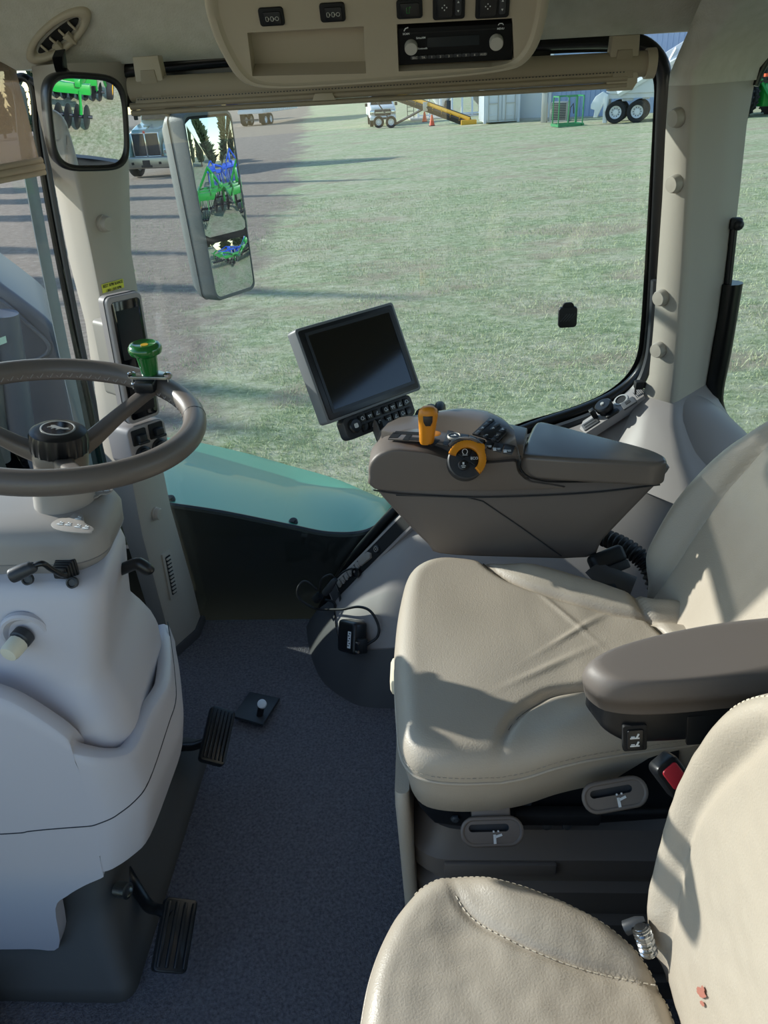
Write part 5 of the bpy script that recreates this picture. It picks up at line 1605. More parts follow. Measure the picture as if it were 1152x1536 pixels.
g = G(LM); g.prism([(lw*.24+p[0], -.016+p[1]) for p in rrect(.032, .024, .002)], .002, .006, .001); sq = obj('square_socket', g, M['mid_grey'], lpn)
g = G(LM); g.prism([(lw*.24+p[0], -.014+p[1]) for p in rrect(.012, .009, .001)], .0055, .0068); obj('socket_well', g, M['matte_black'], sq)
for k in range(9):
    g = G(LM); g.box((lw*.40+.0036*k, -.004, .0032), (.0014, .024, .0012)); obj('grille_slit', g, M['mid_grey'], lpn)
bp_ = at(958, 577, Y=1.61)
g = G(); g.box(bp_, (.018, .02, .018), .003); g.tube([bp_+V((-.006, 0, -.008)), at(953, 592, Y=1.605)], .0024, 6); g.box(at(966, 577, Y=1.61), (.008, .012, .014), .002); obj('blind_hook', g, M['matte_black'], lpn)

# ================================================================== PHONE MOUNT PAD ON THE GLASS
pm = thing('phone_mount', 'small black mounting pad stuck on the right window glass', 'phone mount', at(851, 490, Y=1.69))
m = Mx(at(851, 475, Y=1.692), (0, -1, .0), (1, 0, .02))
wpx = (at(865, 475, Y=1.692)-at(837, 475, Y=1.692)).length
hh = (at(851, 459, Y=1.692)-at(851, 490, Y=1.692)).length
g = G(m); g.prism(rrect(wpx, hh, .008), 0, .008, .003); pd = obj('pad', g, M['rubber'], pm)
g = G(m); g.prism([(p[0], hh*.52+p[1]) for p in rrect(wpx*.6, hh*.34, .008)], 0, .006, .002); obj('pull_tab', g, M['matte_black'], pm)
for k in range(4):
    g = G(m); g.box((-.009+.006*k, 0, .008), (.0022, .022, .0016), .0005, rot=Matrix.Rotation(-.7, 3, 'Z')); obj('grip_rib', g, M['dark_grey'], pd)

# ================================================================== GAS STRUT ON THE REAR SIDE WINDOW
gs = thing('gas_strut', 'thin black gas strut standing against the rear side window behind the right rear pillar', 'gas strut', at(1075, 545, Y=1.66))
s0, s1, s2 = at(1101, 340, Y=1.665), at(1083, 512, Y=1.665), at(1076, 536, Y=1.665)
g = G(); g.tube([s0, s1], .0075, 14); cy_ = obj('cylinder', g, M['black'], gs)
g = G(); g.tube([s1, s2], .0030, 10); obj('rod', g, M['chrome'], gs)
g = G(); g.box(s2+V((.0, 0, -.008)), (.022, .02, .022), .004); obj('lower_mount', g, M['rubber'], gs)
g = G(); g.box(s0+V((.002, 0, .006)), (.026, .018, .024), .006); g.sphere(s0+V((.006, -.006, .004)), .011, 14); obj('upper_mount', g, M['rubber'], gs)
# ================================================================== GROUND OUTSIDE
G0, GX = -1.75, .03


def gz(x, y): return G0+GX*max(-60, min(60, x))


def gp(px, py):
    d = ray(px, py); t = (G0-EYE.z)/(d.z-GX*d.x); return EYE+d*t


m = bpy.data.materials.new('grass_and_gravel'); m.use_nodes = True
nt = m.node_tree; b = nt.nodes['Principled BSDF']; b.inputs['Roughness'].default_value = 1; b.inputs['Specular IOR Level'].default_value = .1
tc = nt.nodes.new('ShaderNodeTexCoord'); L = nt.links.new


def N_(scale, detail=4, sx=1, sy=1, rough=.6):
    mp = nt.nodes.new('ShaderNodeMapping'); mp.inputs['Scale'].default_value = (sx, sy, 1)
    n = nt.nodes.new('ShaderNodeTexNoise'); n.inputs['Scale'].default_value = scale; n.inputs['Detail'].default_value = detail
    n.inputs['Roughness'].default_value = rough
    L(tc.outputs['Object'], mp.inputs[0]); L(mp.outputs[0], n.inputs['Vector']); return n.outputs['Fac']


def ramp(src, stops):
    r = nt.nodes.new('ShaderNodeValToRGB'); e = r.color_ramp.elements
    while len(e) < len(stops): e.new(.5)
    for k, (p, c) in enumerate(stops): e[k].position = p; e[k].color = lin(c) if isinstance(c, str) else (c, c, c, 1)
    L(src, r.inputs['Fac']); return r.outputs['Color']


def mix(f, a, b_):
    x = nt.nodes.new('ShaderNodeMix'); x.data_type = 'RGBA'
    if isinstance(f, float): x.inputs[0].default_value = f
    else: L(f, x.inputs[0])
    L(a, x.inputs[6]); L(b_, x.inputs[7]); return x.outputs[2]


fine = N_(5.5, 9, .8, 1.3, .82)
big = N_(.55, 5, 1, 1.6)
mid = N_(2.2, 5)
c1 = ramp(fine, [(.30, '#66775a'), (.44, '#9caa80'), (.56, '#c6cca8'), (.70, '#e6e4cc')])
c2 = ramp(fine, [(.28, '#8f8f70'), (.5, '#c8c4a6'), (.72, '#e6e0cc')])
grass = mix(ramp(big, [(.42, 0.), (.62, 1.)]), c1, c2)
dirt = ramp(mid, [(.3, '#a99a84'), (.7, '#cabda6')])
grass = mix(ramp(N_(.7, 7, .6, 1.2), [(.54, 0.), (.64, .8)]), grass, dirt)
gravel = ramp(fine, [(.3, '#857a70'), (.55, '#a89a8d'), (.75, '#c9bfb2')])
# gravel drive runs away from the tractor on the left
sep = nt.nodes.new('ShaderNodeSeparateXYZ'); L(tc.outputs['Object'], sep.inputs[0])
ma = nt.nodes.new('ShaderNodeMath'); ma.operation = 'MULTIPLY_ADD'; ma.inputs[1].default_value = .12; ma.inputs[2].default_value = 7.75
L(sep.outputs['Y'], ma.inputs[0])
ad = nt.nodes.new('ShaderNodeMath'); ad.operation = 'ADD'; L(ma.outputs[0], ad.inputs[0]); L(sep.outputs['X'], ad.inputs[1])
wob = nt.nodes.new('ShaderNodeMath'); wob.operation = 'MULTIPLY_ADD'; wob.inputs[1].default_value = 5; L(N_(.35, 6), wob.inputs[0]); L(ad.outputs[0], wob.inputs[2])
fac = ramp(wob.outputs[0], [(.0, 1.), (.9, 0.)])
col = mix(fac, grass, gravel)
L(col, b.inputs['Base Color'])
bp = nt.nodes.new('ShaderNodeBump'); bp.inputs['Strength'].default_value = .9; bp.inputs['Distance'].default_value = .08
L(N_(14, 6, 1, 1, .8), bp.inputs['Height']); L(bp.outputs[0], b.inputs['Normal'])
M['ground'] = m
g = G(); xs = (-160, -60, -20, 0, 20, 60, 160); ys = (-60, -5, 3, 15, 40, 90, 200)
vs = [(x, y, gz(x, y)) for x in xs for y in ys]
g.add(vs, [(i*7+j, (i+1)*7+j, (i+1)*7+j+1, i*7+j+1) for i in range(6) for j in range(6)])
# loose grass blades near the tractor
rnd = random.Random(5); vs, fs = [], []
for k in range(110000):
    y = 4.2+21*rnd.random()**1.7; x = rnd.uniform(-.42*y-.5, .62*y+.4)
    if x+.12*y+1.2+1.2*noise.noise(V((x*.35, y*.35, 0)))*2 < 0 and rnd.random() < .8: continue
    dn = noise.noise(V((x*.8, y*.8, 3)))
    if dn < -.12 and rnd.random() < .65: continue
    h = rnd.uniform(.025, .06)*(1+.5*dn); a = rnd.random()*6.283; w = .0035+.0007*y*.25
    z = gz(x, y)-.004; lx, ly = rnd.gauss(0, .5)*h, rnd.gauss(0, .5)*h
    b = len(vs); ca, sa = cos(a)*w, sin(a)*w
    vs += [(x-ca, y-sa, z), (x+ca, y+sa, z), (x+lx, y+ly, z+h)]; fs.append((b, b+1, b+2))
me = bpy.data.meshes.new('grass'); me.from_pydata(vs, [], fs)
M['blade'] = mat('grass_blades', '#a9b888', .85, var=(1.3, '#d0d0ac', .5), spec=.15)
me.materials.append(M['blade']); go = bpy.data.objects.new('grass', me); COL.objects.link(go)
tag(go, 'short mown grass blades covering the field outside the right window', 'grass', kind='stuff')
gr = obj('ground', g, M['ground'], kind='structure', smooth=0)
# ================================================================== OUTSIDE THE CAB
# ------------------------------------------------------------------ tractor bodywork seen through the glass
def path_px(pts, n=4): return smooth_path([at(x, y, Y=Y) for x, y, Y in pts], n)


near = path_px([(215, 749, 1.80), (243, 755, 1.80), (330, 768, 1.80), (430, 788, 1.80), (492, 800, 1.80), (545, 798, 1.80), (578, 780, 1.80), (596, 758, 1.80)], 6)
farp = path_px([(215, 653, 2.75), (243, 655, 2.75), (300, 664, 2.75), (370, 680, 2.70), (430, 697, 2.6), (500, 717, 2.4), (560, 742, 2.1), (597, 757, 1.84)], 6)
fd = thing('tractor_fender', 'glossy teal green curved fender of the tractor below the right window', 'fender', (-.4, 2.2, G0))
g = G(); N = len(near)-1
g.grid(lambda u, v: near[round(u*N)].lerp(farp[round(u*N)], v)+V((0, 0, .035*sin(pi*v)*(1-.5*u))), N, 10)
bt_ = [farp[i]+V((0, .04, -.5)) for i in range(N+1)]
g.grid(lambda u, v: farp[round(u*N)].lerp(bt_[round(u*N)], v), N, 3)
fp_ = obj('panel', g, M['teal_paint'], fd, smooth=60)
g = G(); g.tube([p+V((0, 0, -.004)) for p in near], .010, 8); obj('rubber_edge', g, M['rubber'], fd)
lo_ = [V((p.x, p.y-.01, -.55)) for p in near]
g = G(); g.grid(lambda u, v: (near[round(u*N)]+V((0, -.01, -.004))).lerp(lo_[round(u*N)], v), N, 4); g.box((-1.25, 1.80, -.25), (.9, .02, .9)); obj('skirt', g, M['matte_black'], fd)
g = G(); g.box((-.1, 1.9, G0+.5), (1.6, .5, .9), .05); g.box((-.2, 2.2, -.75), (1.4, .9, .5), .1); obj('fender_support', g, M['matte_black'], fd)
for x, y in ((440, 786), (256, 752)):
    c = at(x, y-3, Y=1.835)
    g = G(Mx(c, (0, -.45, .9), (1, 0, 0))); g.lathe([(.013, -.004), (.013, .004), (.011, .005)], 20); g.lathe([(.008, .004), (.008, .012), (.0001, .013)], 6); obj('bolt', g, M['dark_grey'], fp_)

es = thing('exhaust_shroud', 'bluish grey hood shroud with rounded corner seen through the windshield at the left edge', 'tractor shroud', (-1.6, 2.3, G0))
op = [(-80, 400), (-20, 412), (10, 432), (45, 458), (72, 480), (88, 502), (95, 540), (106, 600), (122, 680), (136, 760), (-80, 790)]
g = G(); g.slab([at(p.x, p.y, Y=2.15) for p in smooth_path([(x, y, 0) for x, y in op[:-1]], 4)]+[at(-80, 790, Y=2.15)], (-.25, .5, 0), .03, 4); sb_ = obj('shroud_body', g, M['grey_shroud'], es, smooth=50)
g = G(); g.tube(path_px([(-20, 440, 2.145), (8, 455, 2.145), (40, 484, 2.145), (66, 508, 2.145), (74, 522, 2.145), (66, 534, 2.145), (40, 544, 2.145), (-20, 552, 2.145)]), .006, 8); obj('shroud_crease', g, M['grey_shroud'], sb_)
g = G(); g.tube([at(2, 470, Y=2.05), at(14, 540, Y=2.05), at(30, 655, Y=2.05)], [.045, .045, .045], 20); obj('exhaust_guard', g, M['grey_shroud'], es)
g = G(); g.tube([at(-34, 400, Y=2.0), at(-14, 560, Y=2.0), at(0, 690, Y=2.0)], [.03, .03, .03], 16); pp = obj('exhaust_pipe', g, M['pipe'], es)
g = G(); c = at(3, 512, Y=1.985); g.slab([at(x, y, Y=1.985) for x, y in ((-14, 512), (8, 504), (10, 514), (-13, 523))], (0, .002, 0)); obj('warning_label', g, M['teal_label'], pp)
g = G(); g.box((-1.6, 2.4, G0+.6), (.7, .6, 1.2), .05); g.box((-1.55, 2.4, -.1), (.6, .5, 1.2), .05); obj('shroud_base', g, M['matte_black'], es)


# ------------------------------------------------------------------ helpers for far things
def put(P, rz): return Matrix.Translation(P) @ Matrix.Rotation(radians(rz), 4, 'Z')


def wheel(name, par, X, c, R, w, ax='x', hub='wheel_white', lugs=0, hr=.55):
    """tyre with a hub child; axle along local x or y"""
    rot = Matrix.Rotation(pi/2, 4, 'Y') if ax == 'x' else Matrix.Rotation(pi/2, 4, 'X')
    m = X @ Matrix.Translation(c) @ rot
    g = G(m); g.lathe([(R*hr, -w*.42), (R*.80, -w*.5), (R*.95, -w*.48), (R, -w*.36), (R, w*.36), (R*.95, w*.48), (R*.80, w*.5), (R*hr, w*.42)], 32, cap=False)
    if lugs:
        for k in range(lugs):
            a = 2*pi*k/lugs
            for s in (1, -1):
                q = a+(pi/lugs if s > 0 else 0)
                g.box((R*1.01*cos(q), R*1.01*sin(q), s*w*.24), (R*.09, R*.09, w*.5), .0, rot=Matrix.Rotation(q, 3, 'Z') @ Matrix.Rotation(.5*s, 3, 'X'))
    t = obj(name, g, M['tyre'], par, smooth=40)
    g = G(m); g.lathe([(R*hr*1.02, -w*.40), (R*hr*.95, -w*.30), (R*.30, -w*.12), (R*.25, -w*.26), (.0001, -w*.28)], 28, cap=False); g.lathe([(R*hr*1.02, w*.40), (R*hr*.95, w*.30), (R*.30, w*.12), (R*.25, w*.26), (.0001, w*.28)], 28, cap=False)
    h = obj('wheel_hub', g, M[hub], t, smooth=40)
    g = G(m)
    for k in range(10):
        a = 2*pi*k/10
        for s in (-1, 1): g.cyl((R*.38*cos(a), R*.38*sin(a), s*w*.16), (R*.38*cos(a), R*.38*sin(a), s*w*.22), R*.05, n=8)
    obj('lug_nuts', g, M['soot'], t)
    return t


def part(name, mt, par, X, fn, smooth=40):
    g = G(X); fn(g); return obj(name, g, M[mt], par, smooth=smooth)


# ------------------------------------------------------------------ semi truck
P = gp(225, 268); X = put(P, -8) @ Matrix.Diagonal((1.05, 1.05, 1.05, 1))
st_ = thing('semi_truck', 'grey teal semi truck facing the tractor on the gravel drive behind the round-cornered mirror', 'truck', P)
def hood(g):
    rr_ = []
    for y, w, z0, z1, r in ((.25, 1.30, .85, 1.72, .12), (.32, 1.34, .85, 1.86, .16), (1.0, 1.62, .8, 2.0, .22), (1.9, 1.95, .8, 2.10, .25), (2.2, 2.02, .8, 2.12, .25)):
        rr_.append([V((p[0], y, (z0+z1)/2+p[1])) for p in rrect(w, z1-z0, r, 6)])
    g.loft(rr_); g.box((0, 1.1, 1.98), (.10, 1.5, .08), .03)
part('hood', 'truck_paint', st_, X, hood)
for s in (-1, 1):
    def fen(g, s=s):
        rr_ = []
        for y, h, w in ((.10, .35, .40), (.2, .62, .48), (.6, .95, .52), (1.2, 1.0, .50), (1.8, .75, .44)):
            rr_.append([V((s*.97+p[0], y, .72+h/2+p[1])) for p in rrect(w, h, .13, 5)])
        g.loft(rr_)
    fe = part('front_fender', 'truck_paint', st_, X, fen)
    part('headlight', 'chrome', fe, X, lambda g: g.box((s*.98, .13, 1.03), (.36, .10, .22), .05))
    part('grille_panel', 'truck_grille', st_, X, lambda g: (g.prism(rrect(.52, .82, .06), .0, .05, .01, xf=X @ Matrix.Translation((s*.31, .25, 1.27)) @ Matrix.Rotation(pi/2, 4, 'X')), [g.box((s*.31-.24+.06*k, .20, 1.27), (.012, .02, .78)) for k in range(9)]))
    wheel('front_wheel', st_, X, (s*1.02, 1.0, .52), .52, .34)
    wheel('rear_wheel', st_, X, (s*.95, 5.4, .52), .52, .5)
    part('mirror', 'black', st_, X, lambda g: (g.box((s*1.38, 2.5, 2.45), (.18, .12, .62), .04), g.box((s*1.22, 2.5, 2.3), (.3, .04, .04))))
part('grille_surround', 'chrome', st_, X, lambda g: [g.box(c, s, .015) for c, s in (((0, .24, 1.72), (1.24, .08, .06)), ((0, .24, .84), (1.24, .08, .06)), ((0, .22, 1.28), (.06, .08, .9)), ((-.60, .24, 1.28), (.05, .08, .9)), ((.60, .24, 1.28), (.05, .08, .9)))])
part('hood_badge', 'red', st_, X, lambda g: g.box((0, .20, 1.76), (.10, .05, .10), .02))
part('bumper', 'zinc', st_, X, lambda g: (g.box((0, .05, .62), (2.42, .22, .46), .06, 3)))
part('bumper_recess', 'matte_black', st_, X, lambda g: (g.box((0, -.06, .62), (.34, .04, .20), .02), g.box((0, -.06, .48), (.5, .04, .1), .02), [g.box((s*.62, -.06, .60), (.12, .03, .10), .03) for s in (-1, 1)]))
cabp = part('cab', 'truck_paint', st_, X, lambda g: g.loft([[V((p[0], y, z+p[1])) for p in rrect(w, h, .18, 6)] for y, w, h, z in ((2.15, 2.04, 1.2, 1.5), (2.5, 2.1, 2.0, 1.95), (2.7, 2.12, 2.2, 2.05), (4.2, 2.14, 2.3, 2.1))]))
part('windshield', 'truck_glass', cabp, X, lambda g: g.slab([V(p) for p in ((-.92, 2.10, 2.14), (.92, 2.10, 2.14), (.86, 2.44, 2.92), (-.86, 2.44, 2.92))], (0, -.05, .02), .015))
part('side_window', 'truck_glass', cabp, X, lambda g: [g.box((s*1.055, 3.1, 2.45), (.05, .75, .6), .02) for s in (-1, 1)])
part('roof_fairing', 'truck_paint', st_, X, lambda g: g.loft([[V((p[0], y, z+p[1])) for p in rrect(w, h, .15, 5)] for y, w, h, z in ((2.75, 1.9, .3, 3.2), (3.6, 2.1, .95, 3.45), (4.3, 2.1, 1.0, 3.5))]))
part('exhaust_stack', 'chrome', st_, X, lambda g: [g.tube([(s*1.15, 4.45, .9), (s*1.15, 4.45, 4.0)], .10, 14) for s in (-1, 1)])
part('door_seams', 'truck_grille', cabp, X, lambda g: [g.box((1.066, y, 1.75), (.012, .02, 1.6)) for y in (2.65, 3.6)])
part('chassis', 'matte_black', st_, X, lambda g: g.box((0, 4.2, .8), (.9, 5.4, .3), .03))

# ------------------------------------------------------------------ trailers on the drive
P = gp(318, 186); X = put(P, 12)
tt = thing('box_trailer', 'long pale box trailer partly hidden behind the tall grey exterior mirror', 'trailer', P)
part('trailer_box', 'trailer_white', tt, X, lambda g: (g.box((-3.2, 1.2, 2.6), (9.0, 2.5, 2.7), .05), [g.box((-7.5+.6*k, -.06, 2.6), (.06, .04, 2.6)) for k in range(15)]))
part('trailer_frame', 'matte_black', tt, X, lambda g: g.box((-3.2, 1.2, 1.15), (8.6, 2.2, .22)))
for x in (-.5, -1.6): wheel('trailer_wheel', tt, X, (x, .2, .52), .52, .3, 'y')
P = gp(375, 190); X = put(P, -14)
tt = thing('grain_trailer', 'white ribbed grain trailer with blue front wall parked on the far drive', 'trailer', P)
part('trailer_box', 'trailer_white', tt, X, lambda g: (g.box((0, 5, 2.6), (2.6, 9, 3.0), .06), [g.box((1.32, .7+.55*k, 2.6), (.05, .08, 2.9)) for k in range(16)]))
part('tailgate', 'trailer_white', tt, X, lambda g: (g.box((.3, .45, 2.7), (1.9, .12, 2.8), .04), g.box((0, .42, 1.2), (2.6, .2, .25), .03)))
part('blue_panel', 'implement_blue', tt, X, lambda g: g.box((-1.9, .6, 2.9), (1.2, .3, 2.9), .04))
for s in (-1, 1):
    for y in (1.2, 2.4): wheel('trailer_wheel', tt, X, (s*1.05, y, .52), .52, .45)
part('mud_flap', 'matte_black', tt, X, lambda g: [g.box((s*1.0, .7, .65), (.55, .03, .8)) for s in (-1, 1)])
part('underride_bar', 'soot', tt, X, lambda g: g.box((0, .4, .55), (1.6, .10, .12)))

# ------------------------------------------------------------------ pickup
P = gp(575, 190); X = put(P, 6)
pk = thing('pickup_truck', 'small white pickup truck facing the tractor beside the yellow conveyor', 'truck', P)
part('hood', 'white_paint', pk, X, lambda g: g.loft([[V((p[0], y, z+p[1])) for p in rrect(w, h, .15, 5)] for y, w, h, z in ((0, 1.75, .62, .88), (.15, 1.9, .78, .92), (1.2, 1.96, .85, .95), (1.4, 1.96, .86, .95))]))
cb = part('cab', 'white_paint', pk, X, lambda g: g.loft([[V((p[0], y, z+p[1])) for p in rrect(w, h, .18, 5)] for y, w, h, z in ((1.25, 1.94, .75, 1.0), (2.0, 1.7, 1.4, 1.3), (3.4, 1.7, 1.4, 1.3), (3.8, 1.94, .8, 1.0))]))
part('windshield', 'truck_glass', cb, X, lambda g: g.slab([V(p) for p in ((-.80, 1.32, 1.36), (.80, 1.32, 1.36), (.66, 1.93, 1.92), (-.66, 1.93, 1.92))], (0, -.06, .05), .01))
gr_ = part('grille', 'truck_grille', pk, X, lambda g: g.box((0, -.04, .92), (1.15, .08, .40), .03))
part('grille_bar', 'chrome', gr_, X, lambda g: (g.box((0, -.09, .92), (1.1, .03, .07)), g.prism([(.15*cos(2*pi*k/20), .06*sin(2*pi*k/20)) for k in range(20)], .09, .12, xf=X @ Matrix.Translation((0, 0, .92)) @ Matrix.Rotation(pi/2, 4, 'X'))))
for s in (-1, 1):
    part('headlight', 'chrome', pk, X, lambda g: g.box((s*.77, -.03, .93), (.34, .08, .30), .03)); wheel('front_wheel', pk, X, (s*.80, .8, .40), .40, .27); wheel('rear_wheel', pk, X, (s*.80, 4.2, .40), .40, .27)
    part('mirror', 'black', pk, X, lambda g: g.box((s*1.10, 1.55, 1.4), (.2, .1, .22), .03))
part('bumper', 'white_paint', pk, X, lambda g: g.box((0, -.10, .56), (1.9, .2, .22), .04)); part('bumper_grille', 'matte_black', pk, X, lambda g: g.box((0, -.19, .55), (1.0, .05, .12), .01))
part('bed', 'white_paint', pk, X, lambda g: g.box((0, 4.6, .95), (1.94, 1.9, .6), .04))

# ------------------------------------------------------------------ conveyor
P0 = gp(587, 192); dpt = (P0-EYE).dot(FW)
def fr(x, y, d=None): return EYE+ray(x, y)*(d or dpt)
cvr = thing('belt_conveyor', 'slanting black and yellow belt conveyor on two small wheels beside the white pickup', 'conveyor', P0)
A, B = fr(575, 136, 53), fr(704, 183, 49.5)
def bar_(g, a, b, w, h):
    a, b = V(a), V(b); g.tube([a, b], w, 4, flat=h/w)
g = G(); bar_(g, A, B, .26, .34); obj('belt_trough', g, M['matte_black'], cvr, smooth=0)
g = G(); bar_(g, A+V((0, -.2, .16)), B+V((0, -.2, .16)), .09, .13); 
for k in range(9): q = A.lerp(B, .1+.1*k); g.box(q+V((0, -.22, .05)), (.18, .06, .3))
obj('side_rail', g, M['conveyor_yellow'], cvr, smooth=0)
g = G(); a = fr(590, 188); b = fr(636, 163, 51.5); bar_(g, a, b, .07, .07); bar_(g, a+V((0, .5, 0)), b+V((0, .5, 0)), .07, .07); bar_(g, fr(565, 152), a, .05, .05); obj('support_strut', g, M['soot'], cvr, smooth=0)
for dx, dy in ((0, 0), (-.9, .7)): wheel('conveyor_wheel', cvr, put(P0, 0), (dx, dy, .38), .38, .25, 'y')
g = G(); c = fr(638, 160, 51); g.box(c, (.32, .2, .55), .03); obj('motor_box', g, M['silver'], cvr)
g = G(); c = fr(703, 184, 49.5); g.box(c, (1.0, .7, .35), .04); obj('hopper', g, M['conveyor_yellow'], cvr)

# ------------------------------------------------------------------ seed tank in a white frame
P = gp(640, 178); P.x += .6; X = put(P, 6)
tk = thing('seed_tanks', 'pale round storage tanks in a white steel frame behind the conveyor', 'storage tanks', P)
for i, x in enumerate((.8, 4.0)):
    tb = part('tank', 'concrete' if i else 'trailer_white', tk, X @ Matrix.Translation((x, 1.6, 0)), lambda g: g.lathe([(.25, .7), (1.35, 2.0), (1.4, 2.1), (1.4, 5.2), (.4, 6.0), (.0001, 6.05)], 28))
    part('outlet', 'soot', tb, X @ Matrix.Translation((x, 1.6, 0)), lambda g: (g.cyl((0, 0, .2), (0, 0, .75), .2), g.box((.5, -.4, .8), (.6, .5, .7), .06)))
for x in (-1.3, -.4, .5, 1.4, 2.2, 3.0, 4.0, 5.0):
    part('post', 'white_paint', tk, X, lambda g: g.box((x, -.2, 2.6), (.14, .14, 5.2)))
for z in (.25, 1.5, 2.8, 4.2): part('cross_rail', 'white_paint', tk, X, lambda g: g.box((1.9, -.2, z), (6.5, .08, .10)))
part('ladder', 'soot', tk, X, lambda g: [g.box((-1.9, -.3, .3+.3*k), (.5, .04, .04)) for k in range(16)]+[g.box((-1.9+s*.25, -.3, 2.6), (.05, .05, 5)) for s in (-1, 1)])
part('slab', 'concrete', tk, X, lambda g: g.box((2, 0, .06), (8, 4.5, .12)))
for lab, x, y in (('orange traffic cone under the slanting conveyor, nearer to the white pickup', 637, 183), ('orange traffic cone under the slanting conveyor, nearer to the white container', 648, 189)):
    Pc = gp(x, y); t = thing('traffic_cone', lab, 'traffic cone', Pc, 'cones under the conveyor')
    part('cone_body', 'cone', t, put(Pc, 0), lambda g: g.lathe([(.19, .03), (.05, .68), (.0001, .69)], 16)); part('cone_base', 'soot', t, put(Pc, 0), lambda g: g.box((0, 0, .02), (.42, .42, .04), .01)); part('cone_band', 'white_paint', t, put(Pc, 0), lambda g: g.lathe([(.125, .32), (.098, .45)], 16, cap=False))

# ------------------------------------------------------------------ shipping container
P = gp(727, 187); s = (P-EYE).dot(FW)/F; X = put(P, 4)
ct = thing('shipping_container', 'white shipping container with double doors standing left of the blue-tinted shed', 'container', P)
w = 50*s; h_ = 2.75
part('container_box', 'trailer_white', ct, X, lambda g: (g.box((w/2, 1.25, h_/2+.1), (w, 2.5, h_), .03), [g.box((-.02, .3+.3*k, h_/2+.1), (.05, .14, h_-.2)) for k in range(8)]))
for s_ in (0, 1):
    dr = part('door', 'trailer_white', ct, X, lambda g: (g.box((w*(.25+.5*s_), -.05, h_/2+.1), (w*.46, .06, h_-.25), .02), [g.box((w*(.25+.5*s_), -.09, z), (w*.40, .03, .05)) for z in (.5, 1.1, 1.75, 2.4)]))
    part('lock_rod', 'silver', dr, X, lambda g: [g.cyl((w*(.25+.5*s_)+d, -.12, .15), (w*(.25+.5*s_)+d, -.12, h_), .028, n=8) for d in (-.3, .3)]+[g.box((w*(.25+.5*s_)+d, -.13, 1.15), (.30, .03, .06)) for d in (-.15, .15)])
part('corner_post', 'trailer_white', ct, X, lambda g: [g.box((x, 0, h_/2+.1), (.16, .16, h_+.1)) for x in (0, w)])

# ------------------------------------------------------------------ long metal shed
a, b_ = gp(774, 183), gp(1175, 160); dv = (b_-a); dv.z = 0; Ls = dv.length; rz = degrees(atan2(dv.y, dv.x))
X = put(V((a.x, a.y+1.3, min(a.z, b_.z)-.3)), rz)
M['shed'] = mat('sky_tinted_shed_cladding', '#a3b6d4', .45); M['shed_white'] = mat('white_shed_cladding', '#d4d8d8', .5)  # blue of the cladding stands in for reflected sky
sh_ = thing('metal_shed', 'long ribbed metal shed tinted blue as by sky light along the far edge of the grass', 'building', a)
part('shed_wall', 'shed', sh_, X, lambda g: (g.box((Ls*.75, 6, 3.2), (Ls*1.5, 12, 6.4)), [g.box((2.4+.30*k, -.025, 3.2), (.06, .05, 6.3)) for k in range(int(Ls*1.5/.3)-8)]))
part('shed_door', 'shed_white', sh_, X, lambda g: g.box((1.1, -.05, 2.6), (2.2, .10, 5.2)))
part('door_post', 'shed_white', sh_, X, lambda g: [g.box((x, -.1, 3.0), (.22, .22, 6.0)) for x in (2.35,)])
part('base_strip', 'concrete', sh_, X, lambda g: g.box((Ls*.75, -.3, .28), (Ls*1.5, .6, .35)))
part('roof', 'shed_white', sh_, X, lambda g: g.slab([V(p) for p in ((-.4, -.4, 6.35), (Ls*1.5+.4, -.4, 6.35), (Ls*1.5+.4, 6, 8), (-.4, 6, 8))], (0, 0, .12)))
# utility post with meter and the air-conditioning unit
P = gp(816, 184); X = put(P, rz)
up_ = thing('utility_post', 'slim grey utility cabinet post standing against the shed beside the air conditioner', 'utility post', P)
part('post', 'silver', up_, X, lambda g: g.box((0, 0, .85), (.34, .25, 1.7), .03)); part('meter_box', 'silver', up_, X, lambda g: (g.box((0, -.05, 1.95), (.30, .28, .75), .04), g.cyl((-.05, 0, 2.3), (-.05, 0, 2.5), .05)))
P = gp(836, 183); X = put(P, rz)
acu = thing('air_conditioner', 'grey outdoor air conditioner unit on the ground between utility post and green rack', 'air conditioner', P)
part('unit_body', 'concrete', acu, X, lambda g: g.box((0, .4, .55), (1.05, .8, 1.0), .04)); part('unit_grille', 'soot', acu, X, lambda g: [g.box((.05, -.02, .15+.09*k), (.85, .03, .05)) for k in range(10)]); part('unit_pad', 'concrete', acu, X, lambda g: g.box((0, .4, .03), (1.2, .95, .08)))

# ------------------------------------------------------------------ green rack
P = gp(855, 190); X = put(P, 10)
gk = thing('green_rack', 'open green steel rack on the grass in front of the shed', 'rack', P)
w, d_, h_ = 1.35, .95, 1.45
for x in (-w/2, -w*.1, w*.2, w/2):
    for y in (0, d_):
        if abs(x) < w*.3 and y: continue
        part('upright', 'green_paint', gk, X, lambda g: g.box((x, y, h_/2), (.055, .055, h_)))
part('top_frame', 'green_paint', gk, X, lambda g: [g.box((0, y, h_), (w*.55 if y else w*.4, .07, .07)) for y in (0,)]+[g.box((s*w/2, d_/2, h_), (.07, d_, .07)) for s in (-1, 1)]+[g.box((0, d_, h_), (w, .07, .07))])
part('base_skid', 'green_paint', gk, X, lambda g: [g.box((0, y, .08), (w*1.05, .10, .14)) for y in (0, d_)]+[g.box((s*w/2, d_/2, .08), (.1, d_+.3, .14)) for s in (-1, 1)])
part('hose_reel', 'soot', gk, X, lambda g: (g.tube([(.05, .4, .2), (.1, .4, .9), (.25, .4, 1.1), (.3, .4, .6)], .03, 8)))

